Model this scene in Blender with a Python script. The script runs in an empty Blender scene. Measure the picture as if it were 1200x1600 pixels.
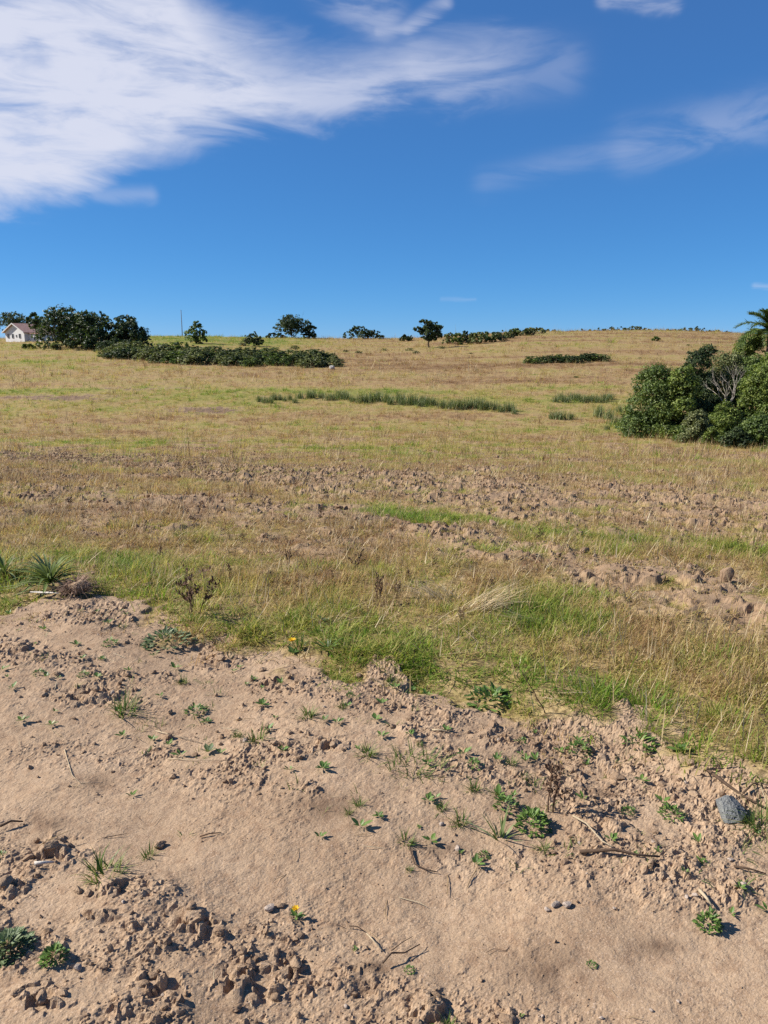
import bpy, math, random
import numpy as np

scene = bpy.context.scene
C = scene.collection
R = math.radians
F, PITCH, EYE = 1202.0, R(12.0), 1.6          # focal length in photo pixels (1200x1600), tilt, eye height
CP, SP = math.cos(PITCH), math.sin(PITCH)

# ------------------------------------------------------------------ camera
cam_d = bpy.data.cameras.new('camera'); cam = bpy.data.objects.new('camera', cam_d); C.objects.link(cam)
cam.location = (0, 0, EYE); cam.rotation_euler = (math.pi/2 - PITCH, 0, 0)
cam_d.sensor_fit = 'VERTICAL'; cam_d.sensor_height = 36.0; cam_d.lens = F/1600*36.0
cam_d.clip_start = 0.05; cam_d.clip_end = 6000
scene.camera = cam

# ------------------------------------------------------------------ sun, sky, exposure
SUN_EL, SUN_AZ = R(37), R(276)                 # azimuth clockwise from +Y
sd = (math.cos(SUN_EL)*math.sin(SUN_AZ), math.cos(SUN_EL)*math.cos(SUN_AZ), math.sin(SUN_EL))
sun_d = bpy.data.lights.new('sun', 'SUN'); sun_d.energy = 5.0; sun_d.angle = R(0.53); sun_d.color = (1.0, 0.945, 0.86)
sun = bpy.data.objects.new('sun', sun_d); C.objects.link(sun)
from mathutils import Vector
sun.rotation_euler = Vector(sd).to_track_quat('Z', 'Y').to_euler()
vs = scene.view_settings
vs.view_transform = 'Standard'; vs.look = 'None'; vs.gamma = 1.0; vs.exposure = 0.8; vs.use_curve_mapping = False

def dir_of(px, py):
    """photo pixel -> (azimuth, elevation) of its ray"""
    x = (px-600)/F; y = -(py-800)/F
    d = np.array([x, CP + y*SP, -SP + y*CP]); d /= np.linalg.norm(d)
    return math.atan2(d[0], d[1]), math.asin(d[2])

class NB:
    """small builder for shader math"""
    def __init__(s, nt): s.nt = nt; s.N = nt.nodes; s.L = nt.links
    def put(s, sock, v):
        if v is None: return
        if hasattr(v, 'is_linked') or isinstance(v, bpy.types.NodeSocket): s.L.new(v, sock)
        else: sock.default_value = v
    def m(s, op, a, b=None, c=None, clamp=False):
        n = s.N.new('ShaderNodeMath'); n.operation = op; n.use_clamp = clamp
        for i, v in enumerate((a, b, c)): s.put(n.inputs[i], v)
        return n.outputs[0]
    def noise(s, vec, scale, detail=4, rough=.55, dist=0, out='Fac', lac=2.0):
        n = s.N.new('ShaderNodeTexNoise'); n.inputs['Scale'].default_value = scale
        n.inputs['Detail'].default_value = detail; n.inputs['Roughness'].default_value = rough
        n.inputs['Distortion'].default_value = dist; n.inputs['Lacunarity'].default_value = lac
        if vec is not None: s.L.new(vec, n.inputs['Vector'])
        return n.outputs[out]
    def maprange(s, v, a, b, c=0., d=1., smooth=True):
        n = s.N.new('ShaderNodeMapRange'); n.interpolation_type = 'SMOOTHSTEP' if smooth else 'LINEAR'
        for i, x in enumerate((v, a, b, c, d)): s.put(n.inputs[i], x)
        return n.outputs[0]
    def mix(s, f, a, b, mode='MIX'):
        n = s.N.new('ShaderNodeMix'); n.data_type = 'RGBA'; n.blend_type = mode; n.clamp_result = False
        s.put(n.inputs[0], f); s.put(n.inputs[6], a if not isinstance(a, tuple) else (*a, 1)[:4]); s.put(n.inputs[7], b if not isinstance(b, tuple) else (*b, 1)[:4])
        return n.outputs[2]
    def ramp(s, f, stops, interp='LINEAR'):
        n = s.N.new('ShaderNodeValToRGB'); n.color_ramp.interpolation = interp
        e = n.color_ramp.elements
        while len(e) < len(stops): e.new(0.5)
        for i, (p, c) in enumerate(stops): e[i].position = p; e[i].color = (*c, 1)
        s.put(n.inputs[0], f); return n.outputs[0]
    def attr(s, name, kind='GEOMETRY', out='Fac'):
        n = s.N.new('ShaderNodeAttribute'); n.attribute_type = kind; n.attribute_name = name
        return n.outputs[out]
    def mapping(s, vec, rot=(0,0,0), scale=(1,1,1), loc=(0,0,0)):
        n = s.N.new('ShaderNodeMapping'); s.L.new(vec, n.inputs[0])
        n.inputs['Rotation'].default_value = rot; n.inputs['Scale'].default_value = scale; n.inputs['Location'].default_value = loc
        return n.outputs[0]

world = bpy.data.worlds.new('World'); scene.world = world; world.use_nodes = True
nt = world.node_tree; nt.nodes.clear(); b = NB(nt)
sky = nt.nodes.new('ShaderNodeTexSky'); sky.sky_type = 'NISHITA'; sky.sun_disc = False
sky.sun_elevation = SUN_EL; sky.sun_rotation = SUN_AZ; sky.altitude = 600; sky.air_density = 0.6; sky.dust_density = 0.0; sky.ozone_density = 6.0
# the phone's colour response: one power curve per channel over the whole sky
ssep = nt.nodes.new('ShaderNodeSeparateColor'); nt.links.new(sky.outputs[0], ssep.inputs[0])
scmb = nt.nodes.new('ShaderNodeCombineColor')
for i_, (ga, gg) in enumerate(((.224,1.5),(1.09,.77),(2.2,.6))): nt.links.new(b.m('MULTIPLY', b.m('POWER', ssep.outputs[i_], gg), ga), scmb.inputs[i_])
sky_c = scmb.outputs[0]
tc = nt.nodes.new('ShaderNodeTexCoord'); D = tc.outputs['Generated']
sx = nt.nodes.new('ShaderNodeSeparateXYZ'); nt.links.new(D, sx.inputs[0])
az = b.m('ARCTAN2', sx.outputs[0], sx.outputs[1]); el = b.m('ARCSINE', sx.outputs[2])
# wisps: noise stretched along the run of the cirrus (rising to the right), plus a slow warp
streak = b.mapping(D, rot=(0, R(17), 0), scale=(1.0, 1.0, 2.8))
n_big = b.noise(streak, 3.2, 5, .55, 0.3)
n_fib = b.noise(b.mapping(D, rot=(0, R(21), 0), scale=(1.0, 1.0, 3.6)), 7.0, 5, .55, 0.7)
n_fine = b.noise(b.mapping(D, rot=(0, R(24), 0), scale=(1.0, 1.0, 5.0)), 13.0, 5, .62, .8)
def curve(pts, xin, x0, x1):
    """piecewise curve through (x, y) pairs as a Float Curve node"""
    n = nt.nodes.new('ShaderNodeFloatCurve'); cv = n.mapping.curves[0]
    while len(cv.points) < len(pts): cv.points.new(0.5, 0.5)
    for p, (x, y) in zip(cv.points, pts): p.location = ((x-x0)/(x1-x0), y); p.handle_type = 'AUTO'
    n.mapping.update()
    b.put(n.inputs['Value'], b.maprange(xin, x0, x1, 0., 1., False)); return n.outputs[0]
low_px = [(-700,640),(-300,470),(-60,345),(60,330),(150,296),(220,250),(320,222),(430,208),(540,194),(640,180),(740,152),(830,124),(905,102),(960,90)]
upp_px = [(-700,-420),(-100,-420),(180,-260),(300,-60),(370,20),(440,62),(560,72),(690,56),(800,62),(870,80),(950,96)]
lo = sorted(dir_of(*p) for p in low_px); up = sorted(dir_of(*p) for p in upp_px)
A0, A1 = R(-75), R(20)
low_e = curve([(a, e) for a, e in lo], az, A0, A1); upp_e = curve([(a, min(e, 1.0)) for a, e in up], az, A0, A1)
warp = b.m('ADD', b.m('MULTIPLY', b.m('SUBTRACT', n_big, .5), .055), b.m('MULTIPLY', b.m('SUBTRACT', n_fib, .5), .075))
d_lo = b.m('SUBTRACT', b.m('ADD', el, warp), low_e)            # above the lower edge
d_up = b.m('SUBTRACT', upp_e, b.m('ADD', el, b.m('MULTIPLY', warp, 1.3)))
body = b.m('MULTIPLY', b.maprange(d_lo, -.017, .042), b.maprange(d_up, -.03, .075))
body = b.m('MULTIPLY', body, b.maprange(az, R(16.5), R(13.0)))
tex = b.maprange(b.m('ADD', b.m('MULTIPLY', n_fib, .65), b.m('MULTIPLY', n_fine, .35)), .31, .58, .42, 1.0)
cloud = b.m('MULTIPLY', body, tex)
av = nt.nodes.new('ShaderNodeCombineXYZ'); b.put(av.inputs[0], az); b.put(av.inputs[1], b.m('ADD', el, b.m('MULTIPLY', warp, .35)))
def vm(op, a, c, out=0):
    n = nt.nodes.new('ShaderNodeVectorMath'); n.operation = op; b.put(n.inputs[0], a)
    if op == 'SCALE': b.put(n.inputs['Scale'], c)
    else: b.put(n.inputs[1], c)
    return n.outputs[out]
def stroke(p0, p1, w, k):
    """thin soft streak between two photo directions"""
    (ax, ay), (bx, by) = dir_of(*p0), dir_of(*p1); vx, vy = bx-ax, by-ay; L2 = vx*vx+vy*vy
    q = vm('SUBTRACT', av.outputs[0], (ax, ay, 0)); t = b.m('MULTIPLY', vm('DOT_PRODUCT', q, (vx/L2, vy/L2, 0), 1), 1.0, clamp=True)
    d = vm('LENGTH', vm('SUBTRACT', q, vm('SCALE', (vx, vy, 0), t)), None, 1)
    return b.maprange(d, w/F, 0.0, 0.0, k)
strokes = [((500,-40),(600,28),60,.36),((590,46),(640,44),16,.4),((635,44),(695,6),20,.42),((950,-6),(1050,2),26,.5),
           ((640,118),(880,100),64,.20),((760,285),(980,222),42,.16),((980,222),(1260,160),62,.26),((150,300),(235,300),20,.25),((690,467),(742,465),6,.14),((1180,445),(1215,448),9,.4)]
tot = cloud
for s_ in strokes:
    v = b.m('MULTIPLY', stroke(*s_), b.maprange(n_fib, .33, .62, .25, 1.25))
    tot = b.m('SMOOTH_MAX', tot, v, .12)
tot = b.m('MULTIPLY', tot, .93, clamp=True)
col = b.mix(tot, sky_c, (6.5, 6.75, 7.9))
bg = nt.nodes.new('ShaderNodeBackground'); bg.inputs['Strength'].default_value = 0.0645
nt.links.new(col, bg.inputs['Color'])
world.cycles.sampling_method = 'NONE'
scene.cycles.max_bounces = 4; scene.cycles.diffuse_bounces = 2; scene.cycles.glossy_bounces = 1; scene.cycles.transmission_bounces = 2; scene.cycles.transparent_max_bounces = 2
scene.cycles.use_denoising = False; scene.cycles.use_light_tree = False; scene.cycles.caustics_reflective = False; scene.cycles.caustics_refractive = False
wo = nt.nodes.new('ShaderNodeOutputWorld'); nt.links.new(bg.outputs[0], wo.inputs[0])

# ------------------------------------------------------------------ numpy noise
def _h(ix, iy, seed):
    h = (ix.astype(np.int64)*374761393 + iy.astype(np.int64)*668265263 + seed*974711) & 0xffffffff
    h = ((h ^ (h >> 13)) * 1274126177) & 0xffffffff
    h = ((h ^ (h >> 16)) * 2246822519) & 0xffffffff
    return ((h ^ (h >> 15)) & 0xffffff) / float(0x1000000)
def vnoise(x, y, seed=0):
    ix = np.floor(x); iy = np.floor(y); fx = x-ix; fy = y-iy
    fx = fx*fx*fx*(fx*(fx*6-15)+10); fy = fy*fy*fy*(fy*(fy*6-15)+10)
    a, b_, c, d = _h(ix,iy,seed), _h(ix+1,iy,seed), _h(ix,iy+1,seed), _h(ix+1,iy+1,seed)
    return (a*(1-fx)+b_*fx)*(1-fy) + (c*(1-fx)+d*fx)*fy
def fbm(x, y, seed=0, octs=4, gain=.5):
    s = np.zeros_like(x); a = 1.; t = 0.
    for o in range(octs):
        ang = .6*o; cx, sx_ = math.cos(ang), math.sin(ang); k = 2.03**o
        s += a*vnoise((x*cx-y*sx_)*k+17.3*o, (x*sx_+y*cx)*k-9.1*o, seed+o*7); t += a; a *= gain
    return s/t
def lumps(x, y, cell, seed, fill=.7):
    """heap of rounded crumbs on a jittered grid, height 0..1"""
    x = x/cell; y = y/cell; ix = np.floor(x); iy = np.floor(y); out = np.zeros_like(x)
    for i in (-1,0,1):
        for j in (-1,0,1):
            cx, cy = ix+i, iy+j
            px = cx+_h(cx,cy,seed); py = cy+_h(cx,cy,seed+1); r = .22+.5*_h(cx,cy,seed+2)**1.6
            on = _h(cx,cy,seed+3) < fill; an = 6.28*_h(cx,cy,seed+4); st = .65+.5*_h(cx,cy,seed+5)
            dx, dy = x-px, y-py; ca, sa = np.cos(an), np.sin(an)
            u, v = (dx*ca+dy*sa)/st, (-dx*sa+dy*ca)*st
            q = np.maximum(np.abs(u)*.85+np.abs(v)*.45, np.sqrt(u*u+v*v))/r
            out = np.maximum(out, np.where(on, np.clip(1-q**2.6, 0, 1)*r*1.5, 0))
    return out
def sst(x, a, b_):
    t = np.clip((x-a)/(b_-a), 0, 1); return t*t*(3-2*t)

# ------------------------------------------------------------------ terrain
PY = np.array([-40,0,3,5,8,12,20,30,38,48,56,70,85,100,125,150,175,200,225,260,330,450,800,1600,4000.])
PZ = np.array([0,0,0,-.03,-.20,-.55,-1.45,-2.4,-2.9,-3.15,-2.95,-2.0,-1.05,-.4,.9,2.05,3.15,4.05,4.2,3.2,0,-6,-22,-60,-170.])
_yy = np.concatenate([np.linspace(-40,400,4401), np.linspace(402,4000,900)])
_zz = np.interp(_yy, PY, PZ)
for _k in range(3):
    _w = np.clip(np.abs(_yy)*.06, .4, 14); _c = np.cumsum(np.concatenate([[0], (_zz[1:]+_zz[:-1])/2*np.diff(_yy)]))
    _a = np.clip(_yy-_w, -40, 4000); _b = np.clip(_yy+_w, -40, 4000)
    _zz = (np.interp(_b,_yy,_c)-np.interp(_a,_yy,_c))/(_b-_a)
LU = np.array([-.75,-.52,-.42,-.30,-.22,-.15,-.05,.02,.08,.18,.33,.42,.46,.55,.8])
LZ = np.array([-.2,-.2,.25,.75,.75,.3,.0,.0,.55,1.95,2.2,1.7,1.2,.3,-.5])
def zbase(X, Y):
    u = X/np.maximum(Y, 5.)
    far = sst(Y, 90, 200)
    z = np.interp(Y, _yy, _zz) + np.interp(u, LU, LZ)*far
    z = z + .5*(fbm(X*.02, Y*.02, 5, 2)-.5)*sst(Y, 25, 90) + .16*(fbm(X*.16, Y*.16, 8, 3)-.5)*sst(Y, 6, 20)
    return z
def project(X, Y, Z):
    d = Y*CP + (EYE-Z)*SP; up_ = Y*SP - (EYE-Z)*CP
    d = np.where(d < .2, .2, d)
    return 600+F*X/d, 800-F*up_/d
def depth(Y, Z): return Y*CP + (EYE-Z)*SP

# zones, read off the photograph as curves and laid on the ground
EDGE = ([-900,-200,0,200,300,430,560,700,850,1000,1080,1200,1500,2200],[800,915,948,950,985,1012,1046,1070,1122,1175,1225,1268,1380,1650])
S1 = ([-900,-100,0,250,450,620,850,1000,1200,1500,2200],[690,706,712,726,752,762,788,800,815,840,900]); S1W = ([0,250,700,900,1200],[5,11,25,34,31])
S2 = ([-900,-100,100,240,330,550,700,830,900,1050,1200,1500,2200],[740,765,772,785,800,812,850,868,895,935,962,1010,1100]); S2W = ([0,400,700,900,1000,1200],[9,12,16,24,42,38])
TRK = ([-900,-100,300,600,900,1200,2200],[1100,1210,1290,1395,1480,1560,1800])
CLODDY = [(90,1330,45,26),(20,1385,30,20),(180,1395,30,14),(300,1445,55,26),(385,1535,60,26),(245,1545,40,28),(65,1572,40,22),(455,1500,28,20),(665,1565,40,26),(580,1535,30,14),(150,1440,40,8),(345,1028,26,14),(440,1066,40,12),(30,1015,40,12),(130,1085,50,14),(770,1150,24,14),(940,1200,40,12),(1040,1235,30,14),(510,1168,34,12),(960,1290,40,16)]
def zones(X, Y, Z):
    px, py = project(X, Y, Z)
    py = np.where(Y < .6, 2600, py)
    w1 = fbm(X*1.1, Y*1.1, 21, 3)-.5; w2 = fbm(X*5.5, Y*5.5, 31, 3)-.5; w3 = fbm(X*.35, Y*.35, 41, 3)-.5
    k = np.clip(10/np.maximum(Y,1), .1, 2.2)                    # photo pixels per 0.1 m or so
    e = np.interp(px, *EDGE)
    dirt = sst(py + (w1*80+w2*100)*np.clip(5/np.maximum(Y,1),.2,1.3), e-14, e+16)
    st = np.zeros_like(X)
    for (cx, cw, lim) in ((S1, S1W, 1.), (S2, S2W, 1.)):
        d = np.abs(py-np.interp(px,*cx) + w1*34*k + w2*18*k)/np.interp(px,*cw)
        st = np.maximum(st, (1-sst(d, .6, 1.7))*sst(w2*1.2+w1*.6, -.34, -.02))
    patch = sst(w1*1.1+w2*1.0+w3*.6, .10, .24)*sst(py, 668, 700)*(1-sst(py, 860, 960))
    patch = np.maximum(patch, sst(w1+w2, .12, .24)*np.exp(-((px-110)/150)**2-((py-860)/24)**2))
    damp = np.exp(-((px-325)/75)**2-((py-641)/7)**2) + np.exp(-((px-90)/130)**2-((py-622)/8)**2)*.8 + .6*np.exp(-((px-230)/120)**2-((py-607)/4)**2)
    damp = sst(damp+w1*.7+w2*.4, .42, .75)*(py < 670)
    soil = np.clip(np.maximum.reduce([dirt, st*.95, patch*.8, damp]), 0, 1)
    # tint: 0 lush green .. .35 yellow-green .. .65 straw .. .9 rusty
    t = np.interp(py, [500,540,560,578,598,608,640,655,690,720,800,860,930,990,1100], [.71,.70,.72,.76,.66,.45,.45,.60,.62,.66,.62,.62,.58,.50,.42])
    left = 1-sst(px, 120, 330)
    t = t - .20*left*sst(py,530,540)*(1-sst(py,560,585))
    t = np.where(py < 552, t - .46*np.exp(-((px-340)/150)**4)*(1-sst(py, 538, 552)), t)
    t = t - .26*np.exp(-((px-855)/45)**2-((py-521)/5)**2) - .18*np.exp(-((px-930)/110)**2-((py-655)/14)**2)
    v = sst(e-py, 0, 1)*(1-sst(e-py, 30, 95)); t = t - .36*v*np.clip(.65+2.2*w1, 0, 1.2)
    t = t - .22*sst(px,700,900)*(1-sst(e-py,90,190))*(e > py)*np.clip(.8+1.2*w2,0,1.3)
    for cx, cy, w_, g_ in (([380,560,900,1200,1400],[800,800,838,868,890],11,.40),([-100,0,160,300],[868,878,880,905],18,.26),([-100,200,420],[812,828,846],9,.28),([500,800,1000],[868,905,950],10,.20),([-100,300,600,900],[690,690,705,712],6,.20),([-100,300,650],[745,752,785],7,-.18),([200,600,900],[855,880,915],12,-.16)):
        t = t - g_*np.exp(-((py-np.interp(px,cx,cy)+w1*30)/w_)**2)*sst(px,cx[0]-60,cx[0]+60)*(1-sst(px,cx[-1]-60,cx[-1]+60))*np.clip(1+1.5*w2,.2,1.4)
    t = t + .14*np.exp(-((px-740)/110)**2-((py-930)/32)**2)
    amp = np.interp(py, [520,600,700,900], [.34,.36,.75,.85])
    strk = fbm(X*.06+3, Y*.22, 61, 4)-.5
    t = t + amp*(w1*.9+w3*.7) + .45*w2*(Y < 30) + strk*.75*sst(Y, 20, 60)
    return px, py, dirt, st, patch, damp, soil, np.clip(t, 0.02, .98), v
def zfull(X, Y, zn=None):
    X = np.asarray(X, float); Y = np.asarray(Y, float)
    z0 = zbase(X, Y)
    px, py, dirt, st, patch, damp, soil, t, v = zn if zn is not None else zones(X, Y, z0)
    trk = np.exp(-((py-np.interp(px,*TRK))/np.interp(px,[0,600,1200],[85,115,125]))**4)*dirt
    rough = dirt*(1-.86*trk)
    lowl = sst(fbm(X*2.3+.16*vnoise(X*9,Y*9), Y*2.9, 71, 4), .46, .60)
    corner = sum(np.exp(-((px-a)/w)**2-((py-c)/h)**2) for a,c,w,h in CLODDY)*dirt
    rough = rough*(.16+.84*lowl)
    dz = np.zeros_like(z0)
    near = Y < 9
    if near.any():
        x, y, r, cn, dd = X[near], Y[near], rough[near], np.clip(corner[near],0,1), dirt[near]
        wx = x+.012*(fbm(x*30,y*30,61,2)-.5); wy = y+.012*(fbm(x*30+9,y*30,62,2)-.5)
        p1 = sst(fbm(wx*10,wy*10,101,4,.6), .53, .575); p2 = sst(fbm(wx*26,wy*26,103,3,.6), .54, .60); p3 = sst(fbm(wx*60,wy*60,105,2), .56, .66)
        h = .009*p1+.008*p2*(.4+.6*p1)+.005*p3
        a1 = sst(fbm(wx*11+3,wy*11,107,4,.6), .46, .53); a2 = sst(fbm(wx*24,wy*24,109,3,.6), .47, .55)
        hc = -.016+.020*a1+.018*a2*a1+.012*lumps(wx,wy,.045,13,.5)
        g = fbm(x*38, y*38, 91, 4, .75)-.5
        dz[near] = r*h*(1-cn) + cn*hc + (.0022+.006*r)*g*2*dd*(.4+1.2*vnoise(x*5,y*5,93)) + .024*(fbm(x*4,y*4,95,3)-.5)*dd + .07*(fbm(x*1.1,y*1.1,97,2)-.5)*dd
    mid = (Y > 3) & (Y < 75) & ((st+patch+damp) > .02)
    if mid.any():
        x, y = X[mid], Y[mid]; q = np.clip(st+patch*.6+damp*.5, 0, 1)[mid]
        s = np.clip(y/12, .8, 1.8)
        dz[mid] += q*(.05*s*sst(fbm(x*2.4,y*2.8,33,4,.6),.47,.58)*(1-.6*sst(y,12,26)) + .022*s*sst(fbm(x*6,y*6,35,3,.6),.52,.60) + .02*lumps(x,y,.10,43,.45)*s)*(1-.45*sst(y,12,26)) + q*(.05*(fbm(x*2.2,y*2.2,47,4)-.5))
    g = (1-dirt)*(Y < 90)
    dz += g*.07*(fbm(X*2.6, Y*2.6, 51, 3)-.5)
    dz -= .012*trk
    dz += .05*sst(np.interp(px,*EDGE)-py, -12, 30)*np.exp(-np.maximum(Y-3,0)/4)      # turf stands a little proud of the bare soil
    return z0+dz
def gz(x, y): return float(zfull(np.array([float(x)]), np.array([float(y)]))[0])
_s = np.exp(np.linspace(math.log(1.2), math.log(600), 3000))
def at(px, py):
    """photo pixel -> point where its ray meets the ground"""
    x = (px-600)/F; y = -(py-800)/F; d = (x, CP+y*SP, -SP+y*CP)
    X, Y, Z = d[0]*_s, d[1]*_s, EYE+d[2]*_s
    hit = np.nonzero(Z <= zbase(X, Y))[0]
    i = hit[0] if len(hit) else 2000
    return float(X[i]), float(Y[i])
def at_y(px, Y):
    """photo column at a known distance"""
    Z = float(zbase(np.array([0.]), np.array([float(Y)]))[0]); X = (px-600)/F*float(depth(Y, Z))
    Z = float(zbase(np.array([X]), np.array([float(Y)]))[0]); return (px-600)/F*float(depth(Y, Z)), float(Y)
def ppm(Y):                                                    # metres for one photo pixel at distance Y
    return float(depth(Y, float(zbase(np.array([0.]), np.array([float(Y)]))[0])))/F

# ------------------------------------------------------------------ materials
def material(name):
    m = bpy.data.materials.new(name); m.use_nodes = True; m.node_tree.nodes.clear()
    k = NB(m.node_tree); o = m.node_tree.nodes.new('ShaderNodeOutputMaterial'); return m, k, o
ALB = (.79, .79, .79)                          # real-world level of all base colours below
def principled(k, col, rough=.8, spec=.2, bump=None):
    p = k.N.new('ShaderNodeBsdfPrincipled'); k.put(p.inputs['Base Color'], k.mix(1.0, col, ALB, 'MULTIPLY'))
    k.put(p.inputs['Roughness'], rough); p.inputs['Specular IOR Level'].default_value = spec
    if bump is not None: k.L.new(bump, p.inputs['Normal'])
    return p.outputs[0]
def bumpn(k, h, strength, dist):
    n = k.N.new('ShaderNodeBump'); n.inputs['Strength'].default_value = strength; n.inputs['Distance'].default_value = dist
    k.L.new(h, n.inputs['Height']); return n.outputs[0]
def gpos(k): return k.N.new('ShaderNodeNewGeometry').outputs['Position']

GRASS = [(0.0,(.14,.26,.028)),(.14,(.25,.36,.045)),(.32,(.41,.42,.095)),(.48,(.52,.44,.145)),(.66,(.61,.445,.205)),(.82,(.49,.305,.155)),(1.0,(.24,.12,.065))]
def soil_colour(k, P):
    n1 = k.noise(P, 1.3, 6, .68); n2 = k.noise(P, 22, 5, .65); n3 = k.noise(P, 210, 3, .65)
    c = k.ramp(n1, [(.28,(.27,.178,.112)),(.42,(.392,.272,.172)),(.55,(.447,.315,.202)),(.75,(.505,.365,.243))])
    c = k.mix(k.maprange(n2, .42, .72, 0, .6), c, (.27,.165,.10))
    c = k.mix(k.maprange(n3, .57, .68, 0, .75), c, (.64,.48,.36))
    c = k.mix(k.maprange(n3, .42, .33, 0, .75), c, (.20,.115,.075))
    return c
def make_ground_mat():
    m, k, o = material('ground'); P = gpos(k)
    soil = k.attr('soil'); tint = k.attr('tint'); damp = k.attr('damp'); turned = k.attr('turned')
    sc = soil_colour(k, P)
    sc = k.mix(k.m('MULTIPLY', turned, .5), sc, (.27,.175,.105))
    sc = k.mix(damp, sc, (.085,.05,.034))
    n = k.noise(P, 9, 5, .65); nf = k.noise(k.mapping(P, scale=(1.0,.35,1.0)), 1.4, 7, .7)
    tt = k.m('ADD', tint, k.m('ADD', k.m('MULTIPLY', k.m('SUBTRACT', n, .5), .5), k.m('MULTIPLY', k.m('SUBTRACT', nf, .5), .75)), clamp=True)
    gc = k.mix(1.0, k.ramp(tt, GRASS), (.62,.60,.60), 'MULTIPLY')
    th = k.mix(k.maprange(k.noise(P, 34, 3, .7), .35, .62), (.15,.10,.05), k.mix(k.maprange(k.noise(P, 7, 2, .6), .4, .6), (.50,.36,.18), (.36,.27,.11)))
    fr = k.attr('far')
    gc = k.mix(k.maprange(fr, 0, 1, .93, .34, False), gc, th)  # thatch brown; its far share also stands in for shade between the grass
    col = k.mix(soil, gc, sc)
    h = k.m('ADD', k.noise(P, 130, 4, .65), k.m('MULTIPLY', k.noise(P, 36, 4, .6), 1.2))
    bm = bumpn(k, h, .55, .006)
    k.L.new(principled(k, col, .95, .08, bm), o.inputs[0]); return m
def make_soil_mat(name='dry_soil', dark=0.0):
    m, k, o = material(name); P = gpos(k); c = soil_colour(k, P)
    oi = k.N.new('ShaderNodeObjectInfo')
    c = k.mix(k.maprange(oi.outputs['Random'], 0, 1, dark, dark+.45, False), c, (.15,.095,.062))
    bm = bumpn(k, k.noise(P, 90, 5, .65), .6, .008)
    k.L.new(principled(k, c, .95, .08, bm), o.inputs[0]); return m
def leafy(name, stops, src, transl=.32, rough=.5, spec=.25, tmul=(1.15,1.25,.7)):
    """thin leaf: reflects and lets some light through"""
    m, k, o = material(name); f = src(k); c = k.ramp(f, stops)
    p = principled(k, c, rough, spec)
    t = k.N.new('ShaderNodeBsdfTranslucent'); k.L.new(k.mix(1.0, c, tuple(a*q for a, q in zip(tmul, ALB)), 'MULTIPLY'), t.inputs[0])
    x = k.N.new('ShaderNodeMixShader'); x.inputs[0].default_value = transl
    k.L.new(p, x.inputs[1]); k.L.new(t.outputs[0], x.inputs[2]); k.L.new(x.outputs[0], o.inputs[0]); return m
def src_inst(k):
    return k.m('ADD', k.attr('tint', 'INSTANCER'), k.m('MULTIPLY', k.m('SUBTRACT', k.attr('bv'), .5), .42), clamp=True)
def src_bv(k): return k.attr('bv')
M_ground = make_ground_mat(); M_soil = make_soil_mat(); M_clod = make_soil_mat('turned_soil', .10)
M_grass = leafy('grass_blades', GRASS, src_inst, .45, .55, .2, (1.15,1.15,.8))
M_tuft = leafy('weed_grass', [(0,(.06,.115,.02)),(.5,(.125,.205,.038)),(.85,(.25,.28,.08)),(1,(.45,.36,.16))], src_bv)
M_weed = leafy('weed_leaves', [(0,(.06,.115,.022)),(.5,(.125,.22,.042)),(1,(.25,.36,.09))], src_bv, .25, .45, .35)
M_pale = leafy('pale_weed_leaves', [(0,(.09,.13,.06)),(.5,(.17,.23,.10)),(1,(.30,.35,.19))], src_bv, .25, .55, .25)
M_rosette = leafy('strap_leaves', [(0,(.05,.085,.018)),(.5,(.115,.17,.042)),(1,(.33,.37,.18))], src_bv, .2, .75, .1)
M_straw = leafy('straw', [(0,(.32,.21,.10)),(.5,(.55,.42,.23)),(1,(.72,.61,.40))], src_bv, .2, .6, .2, (1,1,.8))
M_stalk = leafy('dead_stalks', [(0,(.09,.05,.034)),(.5,(.18,.11,.07)),(1,(.29,.19,.12))], src_bv, .05, .8, .1, (1,1,1))
M_reed = leafy('reed_blades', [(0,(.085,.12,.045)),(.5,(.18,.23,.085)),(.85,(.31,.33,.14)),(1,(.52,.46,.24))], src_bv, .25, .5, .3)
def tree_mat(name, a, m_, z): return leafy(name, [(0,a),(.5,m_),(1,z)], src_bv, .3, .5, .3, (1.15,1.25,.6))
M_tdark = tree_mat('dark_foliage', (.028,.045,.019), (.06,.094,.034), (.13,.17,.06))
M_tmid = tree_mat('mid_foliage', (.05,.085,.025), (.12,.18,.044), (.24,.30,.08))
M_tgrey = tree_mat('grey_green_foliage', (.09,.11,.045), (.19,.215,.085), (.34,.36,.16))
M_tlime = tree_mat('light_foliage', (.075,.105,.022), (.17,.24,.048), (.32,.37,.09))
def plain(name, col, rough=.7, spec=.2, var=.35, scale=8, dark=None, bump=.3):
    m, k, o = material(name); P = gpos(k); n = k.noise(P, scale, 5, .6)
    c = k.mix(k.maprange(n, .3, .75, 0, var*2), col, dark or tuple(x*.45 for x in col))
    k.L.new(principled(k, c, rough, spec, bumpn(k, k.noise(P, scale*5, 4, .6), bump, .01)), o.inputs[0]); return m
M_bark = plain('bark', (.10,.075,.055), .9, .1)
M_bare = plain('bare_wood', (.46,.41,.34), .85, .1, .3, 5)
M_twig = plain('twig_wood', (.12,.08,.055), .9, .1, .3, 40)
M_paletwig = plain('pale_stem', (.55,.44,.29), .8, .15, .3, 60)
M_bone = plain('bleached_stick', (.75,.68,.58), .7, .2, .2, 60)
M_white = plain('whitewash', (.80,.79,.77), .8, .2, .06, 1.5, (.6,.58,.54), .05)
M_roof = plain('clay_tiles', (.66,.40,.31), .8, .15, .35, 3)
M_trim = plain('white_trim', (.78,.76,.72), .6, .3, .08, 2, None, .02)
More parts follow.
